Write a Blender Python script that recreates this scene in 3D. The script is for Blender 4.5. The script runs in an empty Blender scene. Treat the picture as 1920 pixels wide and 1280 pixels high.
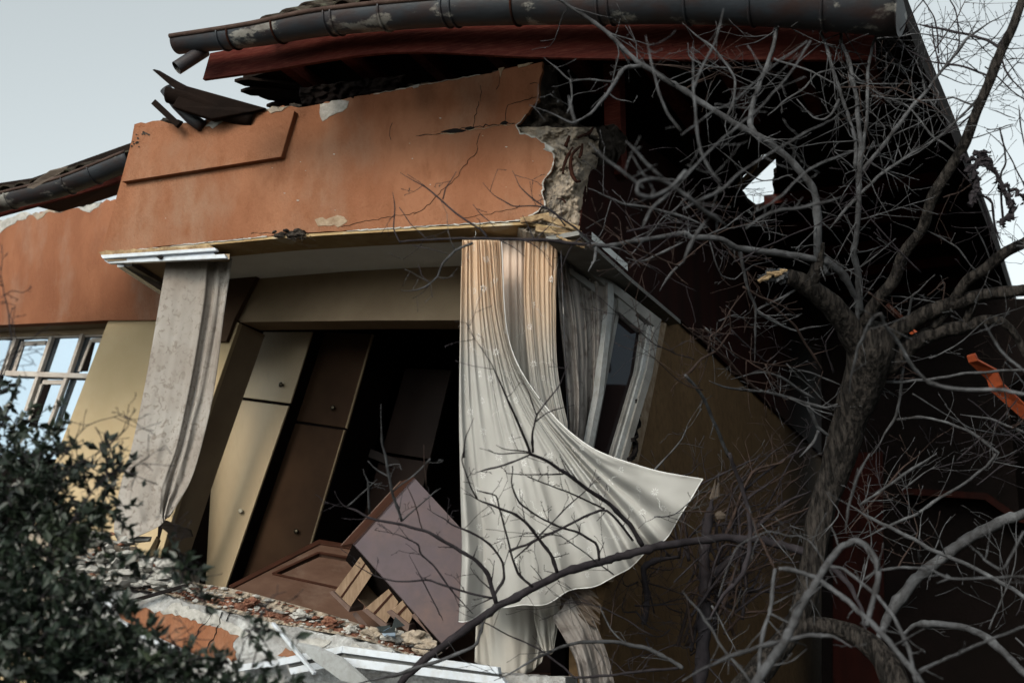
import bpy, bmesh, math, random
from mathutils import Vector, Matrix, noise
from mathutils.geometry import tessellate_polygon
R = math.radians
scene = bpy.context.scene
col = scene.collection

# ------------------------------------------------------------------ camera, sky, sun, exposure
PITCH = 14.0
FPX = 2400.0            # 45 mm lens in units of a 1920 px wide frame
cam_d = bpy.data.cameras.new('camera'); cam = bpy.data.objects.new('camera', cam_d); col.objects.link(cam)
CAM = Vector((0, 0, 1.6))
cam.location = CAM; cam.rotation_euler = (R(90 + PITCH), 0, 0)
cam_d.lens = 45; cam_d.sensor_width = 36; cam_d.clip_start = 0.05; cam_d.clip_end = 3000
cam_d.dof.use_dof = True; cam_d.dof.focus_distance = 8.3; cam_d.dof.aperture_fstop = 2.0
scene.camera = cam

SUN_EL, SUN_AZ = 30.0, 208.0       # azimuth measured clockwise from +Y: behind the camera, to its left
w = bpy.data.worlds.new("World"); scene.world = w; w.use_nodes = True
nt = w.node_tree; nt.nodes.clear()
sky = nt.nodes.new('ShaderNodeTexSky'); sky.sky_type = 'NISHITA'; sky.sun_disc = False
sky.sun_elevation = R(SUN_EL); sky.sun_rotation = R(SUN_AZ); sky.air_density = 1.0; sky.dust_density = 4.0; sky.ozone_density = 1.0
hs = nt.nodes.new('ShaderNodeHueSaturation'); hs.inputs['Saturation'].default_value = 0.14
bg = nt.nodes.new('ShaderNodeBackground'); bg.inputs['Strength'].default_value = 0.15
out = nt.nodes.new('ShaderNodeOutputWorld')
nt.links.new(sky.outputs[0], hs.inputs['Color']); tint = nt.nodes.new('ShaderNodeMix'); tint.data_type = 'RGBA'; tint.blend_type = 'MULTIPLY'; tint.inputs['Factor'].default_value = 1
tint.inputs[7].default_value = (.93, 1.0, .985, 1)
nt.links.new(hs.outputs[0], tint.inputs[6]); nt.links.new(tint.outputs[2], bg.inputs[0]); nt.links.new(bg.outputs[0], out.inputs[0])
sun_d = bpy.data.lights.new('sun', 'SUN'); sun = bpy.data.objects.new('sun', sun_d); col.objects.link(sun)
sun_d.energy = 1.15; sun_d.angle = R(16); sun_d.color = (1.0, 0.79, 0.57)
sv = Vector((math.sin(R(SUN_AZ)) * math.cos(R(SUN_EL)), math.cos(R(SUN_AZ)) * math.cos(R(SUN_EL)), math.sin(R(SUN_EL))))
sun.rotation_euler = sv.to_track_quat('Z', 'Y').to_euler(); sun.location = sv * 30
vs = scene.view_settings
vs.view_transform = 'Standard'; vs.look = 'None'; vs.gamma = 1.0; vs.exposure = 0.66; vs.use_curve_mapping = False
scene.cycles.max_bounces = 8; scene.cycles.transparent_max_bounces = 16

# ------------------------------------------------------------------ geometry helpers
_cp, _sp = math.cos(R(PITCH)), math.sin(R(PITCH))
FWD = Vector((0, _cp, _sp)); UP = Vector((0, -_sp, _cp)); RT = Vector((1, 0, 0))
def ray(px, py): return FWD + RT * ((px - 960) / FPX) + UP * ((640 - py) / FPX)
def P(px, py, d): return CAM + ray(px, py) * d            # a point d metres deep
class Plane:
    def __init__(s, pt, n): s.pt = Vector(pt); s.n = Vector(n).normalized()
    def off(s, k): return Plane(s.pt - s.n * k, s.n)       # k metres further back
    def at(s, px, py):
        r = ray(px, py); t = (s.pt - CAM).dot(s.n) / r.dot(s.n); return CAM + r * t
AZ = R(23)
CORNER = P(1085, 430, 8.0)
F = Plane(CORNER, (-math.sin(AZ), -math.cos(AZ), 0))      # street front of the bay
S = Plane(CORNER, (math.cos(AZ), -math.sin(AZ), 0))       # its right side, receding
FD = Vector((math.cos(AZ), -math.sin(AZ), 0)); SD = Vector((math.sin(AZ), math.cos(AZ), 0))
def H(z): return Plane((0, 0, z), (0, 0, -1))

class MB:
    def __init__(s): s.v = []; s.f = []; s.mi = []
    def add(s, vs_, fs_, mi=0):
        b = len(s.v); s.v += [Vector(v) for v in vs_]; s.f += [tuple(b + i for i in f) for f in fs_]; s.mi += [mi] * len(fs_)
    def build(s, name, mats, parent=None, smooth=False):
        m = bpy.data.meshes.new(name)
        org = Vector((0, 0, 0))
        if parent is not None: org = Vector(parent['org'])
        elif s.v:
            org = Vector((sum(v.x for v in s.v) / len(s.v), sum(v.y for v in s.v) / len(s.v), min(v.z for v in s.v)))
        m.from_pydata([tuple(v - org) for v in s.v], [], s.f)
        for k in (mats if isinstance(mats, (list, tuple)) else [mats]): m.materials.append(k)
        m.polygons.foreach_set('material_index', s.mi)
        if smooth: m.polygons.foreach_set('use_smooth', [True] * len(m.polygons))
        m.update()
        o = bpy.data.objects.new(name, m); col.objects.link(o)
        if parent is None: o.location = org; o['org'] = tuple(org)
        else:
            root = parent
            o.parent = parent; o['org'] = tuple(org)
        return o
def tag(o, label=None, cat=None, group=None, kind=None):
    if label: o['label'] = label
    if cat: o['category'] = cat
    if group: o['group'] = group
    if kind: o['kind'] = kind
    return o
def thing(name, label, cat, loc, group=None):
    o = bpy.data.objects.new(name, None); col.objects.link(o); o.location = loc; o['org'] = tuple(loc); o.empty_display_size = .2
    return tag(o, label, cat, group)

def prism(mb, front, back, holes=(), mi=0):
    """closed solid between two matching outlines (with matching holes)"""
    loops = [list(front)] + [list(h[0]) for h in holes]; bl = [list(back)] + [list(h[1]) for h in holes]
    tris = tessellate_polygon([[Vector(p) for p in l] for l in loops])
    fv = [p for l in loops for p in l]; bv = [p for l in bl for p in l]; n = len(fv)
    fs_ = [tuple(t) for t in tris] + [tuple(n + i for i in reversed(t)) for t in tris]
    b = 0
    for l in loops:
        k = len(l)
        for i in range(k): fs_.append((b + i, b + (i + 1) % k, n + b + (i + 1) % k, n + b + i))
        b += k
    mb.add(fv + bv, fs_, mi)
def fix_normals(o):
    bm = bmesh.new(); bm.from_mesh(o.data); bmesh.ops.recalc_face_normals(bm, faces=bm.faces); bm.to_mesh(o.data); bm.free(); return o
def bevel(o, wd=.006, seg=2):
    m = o.modifiers.new('bevel', 'BEVEL'); m.width = wd; m.segments = seg; m.limit_method = 'ANGLE'; m.angle_limit = R(40); return o
def slab(name, pl, poly, th, mat, parent=None, holes=(), bev=0, mb=None):
    """outline in photo pixels laid on a real plane, with a real thickness"""
    own = mb is None
    if own: mb = MB()
    fr = [pl.at(*p) for p in poly]; d = -pl.n * th
    hs_ = [([pl.at(*p) for p in h], [pl.at(*p) + d for p in h]) for h in holes]
    prism(mb, fr, [p + d for p in fr], hs_)
    if own:
        o = mb.build(name, mat, parent); fix_normals(o)
        if bev: bevel(o, bev)
        return o
def jag(pts, amp=4, step=14, seed=1):
    """roughen a pixel polyline"""
    rnd = random.Random(seed); r = []
    for (a, b) in zip(pts[:-1], pts[1:]):
        L = math.hypot(b[0] - a[0], b[1] - a[1]); n = max(1, int(L / step))
        nx, ny = -(b[1] - a[1]) / (L + 1e-6), (b[0] - a[0]) / (L + 1e-6)
        for i in range(n):
            t = (i + (rnd.uniform(-.3, .3) if i else 0)) / n; k = rnd.uniform(-amp, amp) * (1 if i else .4)
            r.append((a[0] + (b[0] - a[0]) * t + nx * k, a[1] + (b[1] - a[1]) * t + ny * k))
    r.append(pts[-1]); return r
def box(mb, o, u, v, w_, mi=0):
    o, u, v, w_ = Vector(o), Vector(u), Vector(v), Vector(w_)
    p = [o, o + u, o + u + v, o + v]; q = [x + w_ for x in p]
    mb.add(p + q, [(0, 1, 2, 3), (7, 6, 5, 4), (0, 4, 5, 1), (1, 5, 6, 2), (2, 6, 7, 3), (3, 7, 4, 0)], mi)
def beam(mb, a, b, wd, ht, up=Vector((0, 0, 1)), mi=0):
    a, b = Vector(a), Vector(b); d = (b - a).normalized(); s_ = d.cross(up).normalized(); u = s_.cross(d)
    box(mb, a - s_ * wd / 2 - u * ht / 2, b - a, s_ * wd, u * ht, mi)
def spline(pts, n):
    """Catmull-Rom through tuples of any length"""
    pts = [tuple(p) for p in pts]
    if len(pts) == 2: pts = [pts[0], tuple((a + b) / 2 for a, b in zip(*pts)), pts[1]]
    q = [tuple(2 * a - b for a, b in zip(pts[0], pts[1]))] + pts + [tuple(2 * a - b for a, b in zip(pts[-1], pts[-2]))]
    res = []; m = len(pts) - 1
    for i in range(n):
        t = i / (n - 1) * m; k = min(int(t), m - 1); t -= k
        a, b, c, d = q[k:k + 4]
        res.append(tuple(.5 * (2 * b_ + (c_ - a_) * t + (2 * a_ - 5 * b_ + 4 * c_ - d_) * t * t + (3 * b_ - a_ - 3 * c_ + d_) * t ** 3) for a_, b_, c_, d_ in zip(a, b, c, d)))
    return res
def tube(mb, pts, rad, sides=6, mi=0, cap=True, rough=0):
    n = len(pts); pts = [Vector(p) for p in pts]
    t0 = (pts[1] - pts[0]).normalized(); a = t0.orthogonal().normalized(); vs_ = []
    for i in range(n):
        t = (pts[min(i + 1, n - 1)] - pts[max(i - 1, 0)]).normalized()
        a = (a - t * a.dot(t)).normalized(); b = t.cross(a); r = rad[i] if hasattr(rad, '__len__') else rad
        for k in range(sides):
            an = 2 * math.pi * k / sides; rr = r
            dv = a * math.cos(an) + b * math.sin(an)
            if rough: rr = r * (1 + rough * noise.noise((pts[i] + dv * r) * (.55 / max(r, .004))) )
            vs_.append(pts[i] + dv * rr)
    fs_ = [(i * sides + k, i * sides + (k + 1) % sides, (i + 1) * sides + (k + 1) % sides, (i + 1) * sides + k) for i in range(n - 1) for k in range(sides)]
    if cap: fs_ += [tuple(reversed(range(sides))), tuple((n - 1) * sides + k for k in range(sides))]
    mb.add(vs_, fs_, mi)
def smoothstep(a, b, x):
    t = max(0, min(1, (x - a) / (b - a))); return t * t * (3 - 2 * t)

# ------------------------------------------------------------------ materials
K = .68          # one even factor on all material colours, balanced against the exposure
def dull(c): return tuple(x * K for x in c) if c else c
def mat(name, c1, c2=None, scale=3.0, c3=None, s3=1.0, t3=(.55, .65), rough=.85, bump=.0, bscale=60, bdist=.01, metal=0, stretch=(1, 1, 1), detail=8, spec=.06, t1=(.35, .65), fine=None, crack=0):
    c1, c2, c3 = dull(c1), dull(c2), dull(c3); fine = (fine[0], dull(fine[1])) if fine else None
    m = bpy.data.materials.new(name); m.use_nodes = True; nt = m.node_tree; b = nt.nodes['Principled BSDF']; L = nt.links.new; N = nt.nodes.new
    b.inputs['Roughness'].default_value = rough; b.inputs['Metallic'].default_value = metal; b.inputs['Specular IOR Level'].default_value = spec
    tc = N('ShaderNodeTexCoord'); mp = N('ShaderNodeMapping'); mp.inputs['Scale'].default_value = stretch; L(tc.outputs['Object'], mp.inputs[0])
    def nz(sc, dt=detail, rg=.6):
        n = N('ShaderNodeTexNoise'); n.inputs['Scale'].default_value = sc; n.inputs['Detail'].default_value = dt; n.inputs['Roughness'].default_value = rg; L(mp.outputs[0], n.inputs['Vector']); return n.outputs['Fac']
    def rng(x, lo, hi):
        r = N('ShaderNodeMapRange'); r.inputs[1].default_value = lo; r.inputs[2].default_value = hi; L(x, r.inputs[0]); return r.outputs[0]
    def mix(f, a, c):
        x = N('ShaderNodeMix'); x.data_type = 'RGBA'
        if isinstance(f, float): x.inputs['Factor'].default_value = f
        else: L(f, x.inputs['Factor'])
        for s_, k in ((a, 'A'), (c, 'B')):
            if isinstance(s_, tuple): [i for i in x.inputs if i.name == k and i.type == 'RGBA'][0].default_value = (*s_, 1)
            else: L(s_, [i for i in x.inputs if i.name == k and i.type == 'RGBA'][0])
        return [o for o in x.outputs if o.type == 'RGBA'][0]
    c = c1
    if c2: c = mix(rng(nz(scale), *t1), c1, c2)
    if c3: c = mix(rng(nz(s3, 10, .65), *t3), c, c3)
    if fine: 
        c = mix(rng(nz(fine[0], 4), .45, .75), c, fine[1])
    if isinstance(c, tuple): b.inputs['Base Color'].default_value = (*c, 1)
    else: L(c, b.inputs['Base Color'])
    if bump:
        bp = N('ShaderNodeBump'); bp.inputs['Strength'].default_value = bump; bp.inputs['Distance'].default_value = bdist
        L(nz(bscale, 6, .65), bp.inputs['Height']); L(bp.outputs[0], b.inputs['Normal'])
    return m
M = {}
M['orange'] = mat('orange_render', (.335, .155, .088), (.245, .10, .053), 1.6, c3=(.31, .195, .135), s3=1.5, t3=(.46, .74), bump=.9, bscale=52, bdist=.014, fine=(9, (.25, .105, .055)), rough=.95, stretch=(1, 1, .55))
M['orange_wing'] = mat('shaded_streaked_orange', (.31, .135, .075), (.22, .09, .05), 1.5, c3=(.30, .19, .14), s3=1.9, t3=(.50, .72), bump=.8, bscale=50, bdist=.012, fine=(6, (.24, .10, .056)), rough=.95, stretch=(1, 1, .45))  # shade under the wing's eaves put into a darker, streaked orange
M['orange_side'] = mat('shade_dark_boards', (.030, .006, .004), (.014, .004, .003), 6, stretch=(1, 1, .12), bump=.5, bscale=30, bdist=.004, rough=.8)  # red boards with the side's deep shade put into the colour
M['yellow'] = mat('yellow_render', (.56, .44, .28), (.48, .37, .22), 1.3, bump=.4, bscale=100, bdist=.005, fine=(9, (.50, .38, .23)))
M['shaded_yellow'] = mat('shaded_yellow_render', (.20, .125, .064), (.14, .086, .044), 1.5, bump=.5, bscale=90, bdist=.006, fine=(14, (.11, .066, .034)))  # yellow wall's side shade mixed into a deeper yellow
M['plaster'] = mat('white_plaster', (.58, .57, .54), (.36, .35, .33), 9, bump=.9, bscale=40, bdist=.012, fine=(25, (.30, .29, .27)))
M['sillplaster'] = mat('patchy_render', (.30, .30, .30), (.56, .57, .57), 7, bump=1, bscale=30, bdist=.02, fine=(18, (.28, .27, .26)))
M['edge'] = mat('torn_render_edge', (.42, .33, .24), (.25, .17, .11), 14, bump=1, bscale=50, bdist=.01)
M['soffitp'] = mat('stained_soffit_plaster', (.48, .36, .20), (.36, .24, .12), 5, c3=(.52, .46, .36), s3=3, bump=.7, bscale=40, bdist=.01)
M['ceil'] = mat('ceiling_paint', (1.0, 1.04, 1.06), (.88, .90, .90), 3, bump=.3, bscale=60, bdist=.005)
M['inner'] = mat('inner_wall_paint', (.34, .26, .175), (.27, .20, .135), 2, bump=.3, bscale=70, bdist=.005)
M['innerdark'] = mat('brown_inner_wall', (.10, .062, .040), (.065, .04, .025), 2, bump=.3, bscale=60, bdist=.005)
M['void'] = mat('painted_shade_wall', (.008, .005, .0045), (.005, .0035, .003), 3, bump=.4, bscale=40)  # near-black colour standing in for deep shade
M['concrete'] = mat('broken_concrete', (.46, .38, .30), (.27, .24, .21), 11, c3=(.10, .092, .085), s3=6.5, t3=(.56, .64), bump=1, bscale=55, bdist=.012, fine=(40, (.44, .36, .27)))
M['concrete_dark'] = mat('grey_rubble_core', (.085, .072, .062), (.035, .03, .026), 8, bump=1, bscale=30, bdist=.03)
M['brick'] = mat('red_brick', (.19, .075, .048), (.10, .048, .036), 14, bump=1, bscale=50, bdist=.01, fine=(40, (.4, .22, .15)))
M['redwood'] = mat('dark_red_board', (.115, .022, .016), (.07, .014, .011), 5, stretch=(.4, .4, 4), bump=.5, bscale=30, bdist=.005, rough=.7, fine=(30, (.16, .05, .035)))
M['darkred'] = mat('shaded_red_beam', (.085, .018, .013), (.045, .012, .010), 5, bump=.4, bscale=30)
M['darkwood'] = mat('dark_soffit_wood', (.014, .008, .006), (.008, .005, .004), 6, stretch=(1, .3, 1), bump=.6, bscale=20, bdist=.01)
M['oldwood'] = mat('weathered_wood', (.13, .105, .085), (.06, .045, .038), 16, stretch=(.3, .3, 2.5), bump=.7, bscale=30, bdist=.01)
M['gutter'] = mat('peeling_gutter_paint', (.030, .036, .046), (.014, .016, .02), 2, c3=(.27, .26, .24), s3=2.6, t3=(.56, .60), rough=.55, bump=.4, bscale=30, bdist=.004, stretch=(.8, 1, 1.7), fine=(5, (.035, .014, .010)), spec=.35)
M['lip'] = mat('rusty_gutter_lip', (.05, .03, .025), (.09, .06, .05), 9, rough=.6)
M['tile'] = mat('mossy_tile', (.07, .052, .04), (.035, .03, .024), 5, c3=(.12, .12, .085), s3=9, bump=.8, bscale=30, bdist=.01)
M['pvc'] = mat('white_plastic', (.64, .69, .76), (.54, .59, .66), 3, rough=.42, fine=(16, (.48, .49, .50)), spec=.4)
M['greyframe'] = mat('grimy_frame', (.27, .27, .265), (.16, .158, .15), 6, rough=.6, bump=.3, bscale=60, bdist=.003, fine=(30, (.22, .21, .20)))
M['greyframe2'] = mat('pale_grimy_frame', (.38, .40, .41), (.28, .29, .29), 6, rough=.6, fine=(30, (.25, .25, .25)))
M['oldframe'] = mat('aged_window_frame', (.56, .52, .48), (.44, .38, .34), 6, rough=.7, bump=.3, bscale=60)
M['rust'] = mat('rust', (.045, .016, .010), (.022, .011, .009), 12, bump=1, bscale=60, bdist=.005)
M['ylam'] = mat('cream_laminate', (.50, .40, .26), (.42, .32, .20), 1.2, rough=.45, stretch=(1, 1, .3), spec=.4, fine=(30, (.42, .33, .21)))
M['ydark'] = mat('tan_laminate', (.060, .034, .020), (.038, .021, .013), 2, rough=.6, spec=.03)
M['tanedge'] = mat('tan_edge_strip', (.22, .165, .10), (.16, .11, .07), 4, rough=.5)
M['brownlam'] = mat('brown_laminate', (.016, .009, .007), (.011, .006, .005), 3, rough=.5)
M['door'] = mat('dusty_brown_door', (.135, .08, .058), (.08, .043, .03), 3, c3=(.20, .145, .115), s3=2.5, t3=(.5, .8), rough=.6, bump=.15, bscale=40, stretch=(1, 1, 1))
M['doordark'] = mat('door_edge_wood', (.06, .024, .016), (.04, .018, .012), 5, rough=.55)
M['purple'] = mat('dusty_cabinet_board', (.140, .108, .118), (.105, .092, .108), 1.8, c3=(.165, .118, .112), s3=1.4, t3=(.46, .64), rough=.75, bump=.2, bscale=90, bdist=.002, fine=(14, (.12, .097, .103)))
M['pine'] = mat('raw_pine', (.40, .285, .195), (.26, .175, .12), 7, rough=.7, stretch=(3, .5, .5), bump=.2, bscale=60, fine=(24, (.25, .17, .11)))
M['front'] = mat('drawer_front', (.22, .155, .13), (.15, .10, .085), 9, rough=.6)
M['knob'] = mat('dull_knob', (.10, .085, .06), rough=.3, metal=.8)
M['knobw'] = mat('pale_knob', (.6, .56, .45), rough=.4)
M['bark'] = mat('grey_bark', (.085, .087, .094), (.034, .033, .034), 16, c3=(.135, .14, .15), s3=6, t3=(.5, .68), bump=.8, bscale=60, bdist=.006)
M['darkbark'] = mat('dark_bark', (.042, .037, .042), (.022, .019, .022), 14, bump=.7, bscale=60, bdist=.005)
M['trunkbark'] = mat('furrowed_bark', (.060, .052, .047), (.009, .008, .0075), 42, stretch=(1, 1, .22), t1=(.40, .56), bump=1, bscale=48, bdist=.04, fine=(90, (.035, .032, .03)))
M['twig'] = mat('brown_twig', (.062, .042, .036), (.035, .026, .024), 14)
M['splinter'] = mat('fresh_split_wood', (.46, .34, .20), (.22, .14, .08), 20, bump=1, bscale=50)
M['leaf'] = mat('dark_leaf', (.014, .027, .015), (.008, .015, .009), 5, c3=(.032, .046, .022), s3=3, t3=(.5, .7), rough=.45, spec=.5)
M['orangeboard'] = mat('orange_painted_board', (.40, .085, .03), (.24, .045, .018), 6, rough=.6, bump=.3, bscale=40, fine=(20, (.22, .05, .02)))
M['black'] = mat('black_gap', (.012, .01, .01), rough=.9)
M['ground'] = mat('trampled_ground', (.075, .065, .05), (.05, .05, .03), 1.5, bump=1, bscale=12, bdist=.05)

def glass(name, tint, gl):
    m = bpy.data.materials.new(name); m.use_nodes = True; nt = m.node_tree; N = nt.nodes.new; L = nt.links.new
    b = nt.nodes['Principled BSDF']; b.inputs['Base Color'].default_value = (*tint, 1); b.inputs['Roughness'].default_value = .9; b.inputs['Specular IOR Level'].default_value = 0
    g = N('ShaderNodeBsdfGlossy'); g.inputs['Roughness'].default_value = .03; g.inputs['Color'].default_value = (.62, .74, .86, 1)
    tc = N('ShaderNodeTexCoord'); n = N('ShaderNodeTexNoise'); n.inputs['Scale'].default_value = 1.2; L(tc.outputs['Object'], n.inputs['Vector'])
    bp = N('ShaderNodeBump'); bp.inputs['Strength'].default_value = .15; bp.inputs['Distance'].default_value = .05; L(n.outputs['Fac'], bp.inputs['Height']); L(bp.outputs[0], g.inputs['Normal'])
    mx = N('ShaderNodeMixShader'); mx.inputs[0].default_value = gl; L(b.outputs[0], mx.inputs[1]); L(g.outputs[0], mx.inputs[2])
    L(mx.outputs[0], nt.nodes['Material Output'].inputs[0]); return m
M['pane'] = glass('window_glass', (.03, .035, .04), .62)
M['darkpane'] = glass('dark_window_glass', (.012, .008, .008), .035)

def cloth(name, c1, c2, scale=4, alpha=.0, trans=.35, weave=420, top_glow=None, pat=None, t1=(.35, .65)):
    c1, c2 = dull(c1), dull(c2); top_glow = (top_glow[0], top_glow[1], dull(top_glow[2])) if top_glow else None; pat = (pat[0], dull(pat[1])) if pat else None
    m = bpy.data.materials.new(name); m.use_nodes = True; nt = m.node_tree; N = nt.nodes.new; L = nt.links.new
    nt.nodes.remove(nt.nodes['Principled BSDF']); o = nt.nodes['Material Output']
    tc = N('ShaderNodeTexCoord')
    n = N('ShaderNodeTexNoise'); n.inputs['Scale'].default_value = scale; n.inputs['Detail'].default_value = 8; L(tc.outputs['Object'], n.inputs['Vector'])
    r = N('ShaderNodeMapRange'); r.inputs[1].default_value, r.inputs[2].default_value = t1; L(n.outputs['Fac'], r.inputs[0])
    def mix(f, a, b_):
        x = N('ShaderNodeMix'); x.data_type = 'RGBA'; L(f, x.inputs['Factor'])
        ia = [i for i in x.inputs if i.type == 'RGBA']
        for s_, k in ((a, ia[0]), (b_, ia[1])):
            if isinstance(s_, tuple): k.default_value = (*s_, 1)
            else: L(s_, k)
        return [q for q in x.outputs if q.type == 'RGBA'][0]
    c = mix(r.outputs[0], c1, c2)
    if pat:      # mottled printed pattern
        n2 = N('ShaderNodeTexNoise'); n2.inputs['Scale'].default_value = pat[0]; n2.inputs['Detail'].default_value = 3; n2.inputs['Distortion'].default_value = .8; L(tc.outputs['Object'], n2.inputs['Vector'])
        r2 = N('ShaderNodeMapRange'); r2.inputs[1].default_value = .52; r2.inputs[2].default_value = .68; L(n2.outputs['Fac'], r2.inputs[0]); c = mix(r2.outputs[0], c, pat[1])
    if top_glow:    # warm light on the upper part, painted into the colour: (z0, z1, colour) in object space
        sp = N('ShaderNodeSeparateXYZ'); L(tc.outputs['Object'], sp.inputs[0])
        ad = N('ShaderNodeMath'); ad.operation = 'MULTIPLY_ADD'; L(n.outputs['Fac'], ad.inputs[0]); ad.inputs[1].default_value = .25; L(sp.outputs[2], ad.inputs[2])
        r3 = N('ShaderNodeMapRange'); r3.interpolation_type = 'SMOOTHSTEP'; r3.inputs[1].default_value = top_glow[0]; r3.inputs[2].default_value = top_glow[1]; L(ad.outputs[0], r3.inputs[0]); c = mix(r3.outputs[0], c, top_glow[2])
    d = N('ShaderNodeBsdfDiffuse'); t = N('ShaderNodeBsdfTranslucent'); L(c, d.inputs[0]); L(c, t.inputs[0])
    wv = N('ShaderNodeTexNoise'); wv.inputs['Scale'].default_value = weave; wv.inputs['Detail'].default_value = 2; L(tc.outputs['Object'], wv.inputs['Vector'])
    bp = N('ShaderNodeBump'); bp.inputs['Strength'].default_value = .35; bp.inputs['Distance'].default_value = .003; L(wv.outputs['Fac'], bp.inputs['Height']); L(bp.outputs[0], d.inputs['Normal'])
    mx = N('ShaderNodeMixShader'); mx.inputs[0].default_value = trans; L(d.outputs[0], mx.inputs[1]); L(t.outputs[0], mx.inputs[2]); res = mx.outputs[0]
    if alpha:
        tp = N('ShaderNodeBsdfTransparent'); m2 = N('ShaderNodeMixShader'); m2.inputs[0].default_value = alpha; L(res, m2.inputs[1]); L(tp.outputs[0], m2.inputs[2]); res = m2.outputs[0]
    L(res, o.inputs[0]); return m
M['lace'] = cloth('sheer_lace', (.69, .68, .66), (.60, .59, .565), 3, alpha=.16, trans=.38, top_glow=(1.5, 2.3, (1.0, .76, .55)))
M['liner'] = cloth('curtain_lining', (.60, .57, .52), (.52, .49, .45), 3, trans=.25, top_glow=(2.0, 2.8, (.92, .74, .62)))
M['embroid'] = cloth('white_thread', (.92, .92, .92), (.86, .86, .86), 9, trans=.1)
M['velvet'] = cloth('mottled_drape', (.50, .47, .44), (.33, .285, .25), 1.8, trans=.25, pat=(26, (.30, .26, .23)))
M['velvet2'] = cloth('grey_drape', (.30, .275, .26), (.22, .20, .19), 3, trans=.08, pat=(12, (.15, .13, .12)))

# ------------------------------------------------------------------ ground
g = MB(); n = 40; 
for j in range(n + 1):
    for i in range(n + 1):
        x = (i / n - .5); y = (j / n - .5); x = x * abs(x) * 1600; y = y * abs(y) * 1600
        g.v.append(Vector((x, y + 8, .12 * noise.noise(Vector((x * .3, y * .3, 0))) - .05)))
g.f = [(j * (n + 1) + i, j * (n + 1) + i + 1, (j + 1) * (n + 1) + i + 1, (j + 1) * (n + 1) + i) for j in range(n) for i in range(n)]; g.mi = [0] * len(g.f)
tag(g.build('ground', M['ground'], smooth=True), kind='structure')

# ------------------------------------------------------------------ the collapsed house: bay, roof, rooms
hb = CORNER.copy(); hb.z = 0
house = thing('collapsed_house', 'collapsed orange house with a tilted open bay, torn corner and sagging roof', 'house', hb)
Fb = F.off(.012)
ZE = 5.72                                                            # height of the eaves soffit
# orange upper wall of the bay
top = jag([(248, 262), (252, 233), (300, 226)], 2, 10, 3) + jag([(330, 236), (400, 224), (480, 211), (545, 199)], 3.5, 9, 4) + jag([(560, 202), (640, 187), (760, 165), (900, 140), (1018, 116)], 1.6, 16, 5)
rightedge = jag([(1018, 116), (1012, 150), (1010, 188), (990, 212), (975, 228), (966, 235), (975, 250), (1003, 256), (1022, 268), (1024, 282), (1038, 288), (1036, 310), (1026, 328), (1016, 345), (1018, 368), (1022, 385), (1000, 402), (984, 412)], 2.5, 7, 6)
bottom = jag([(984, 412), (860, 420), (650, 432), (575, 436)], 1.2, 18, 7) + jag([(570, 430), (545, 434), (515, 440)], 3, 7, 8) + jag([(510, 442), (400, 452), (190, 474)], 1.2, 18, 9)
wallpoly = top + rightedge + bottom
slab('upper_wall', F, wallpoly, .028, M['orange'], house)
slab('wall_core', F.off(.029), wallpoly, .235, M['concrete_dark'], house)
# raised panel at its upper left
slab('wall_panel', F.off(-.05), jag([(236, 325), (246, 262), (250, 240)], 2, 12, 14) + jag([(330, 236), (400, 222), (480, 208), (530, 197)], 3, 9, 4) + [(552, 208), (527, 294), (228, 341)], .07, M['orange'], house, bev=.006)
mb = MB()                                                             # crumbled grey core on the broken crest
rnd = random.Random(5)
def lump(mb, c, r, seed, sq=(1, 1, 1), sub=1, mi=0, amp=.45):
    bm = bmesh.new(); bmesh.ops.create_icosphere(bm, subdivisions=sub, radius=1)
    b = len(mb.v)
    for v in bm.verts:
        k = 1 + amp * noise.noise(v.co * 1.7 + Vector((seed * 3.1, seed, 0))); mb.v.append(Vector(c) + Vector((v.co.x * sq[0], v.co.y * sq[1], v.co.z * sq[2])) * r * k)
    for f in bm.faces: mb.f.append(tuple(b + v.index for v in f.verts)); mb.mi.append(mi)
    bm.free()
for i in range(60):
    t = rnd.random(); px = 335 + t * 640; py = 238 - t * 115 + rnd.uniform(-1, 5)
    if rnd.random() < .35 or px < 600: lump(mb, F.off(.05 + rnd.uniform(0, .15)).at(px, py), rnd.uniform(.012, .035), i, (1.5, 1, .6))
for px, py, r in ((318, 233, .06), (330, 240, .05), (306, 236, .05)): lump(mb, F.off(.08).at(px, py), r, px, (1.6, 1, .7), 2)
tag(mb.build('broken_crest', M['concrete_dark'], house), kind='stuff')
# torn plaster patches showing white
def patch(poly, pl, m, name='bare_plaster_patch', th=.006, par=None, amp=3, seed=2, step=7):
    return slab(name, pl, jag(poly + [poly[0]], amp, step, seed)[:-1], th, M[m], par or house)
FP = F.off(-.004)
patch([(600, 196), (640, 188), (655, 190), (650, 202), (632, 212), (612, 222), (604, 228), (600, 212)], FP, 'plaster', seed=3)
patch([(384, 238), (398, 226), (428, 216), (420, 226), (408, 233), (398, 240)], F.off(-.056), 'plaster', seed=4)
patch([(495, 206), (520, 200), (542, 198), (528, 208), (508, 212)], F.off(-.056), 'concrete', seed=6)
patch([(934, 128), (946, 126), (941, 134), (938, 146), (936, 136)], FP, 'edge', seed=5, amp=1)
patch([(970, 122), (1000, 117), (985, 124), (972, 127)], FP, 'edge', seed=7, amp=1)
patch([(590, 412), (640, 404), (650, 414), (640, 424), (596, 424)], FP, 'edge', seed=8, th=.004)
patch([(772, 162), (786, 158), (784, 163), (775, 166)], FP, 'plaster', seed=9, amp=1)
patch([(1020, 268), (1040, 280), (1036, 284), (1018, 280), (1024, 276)], FP, 'plaster', seed=9, amp=1)
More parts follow.
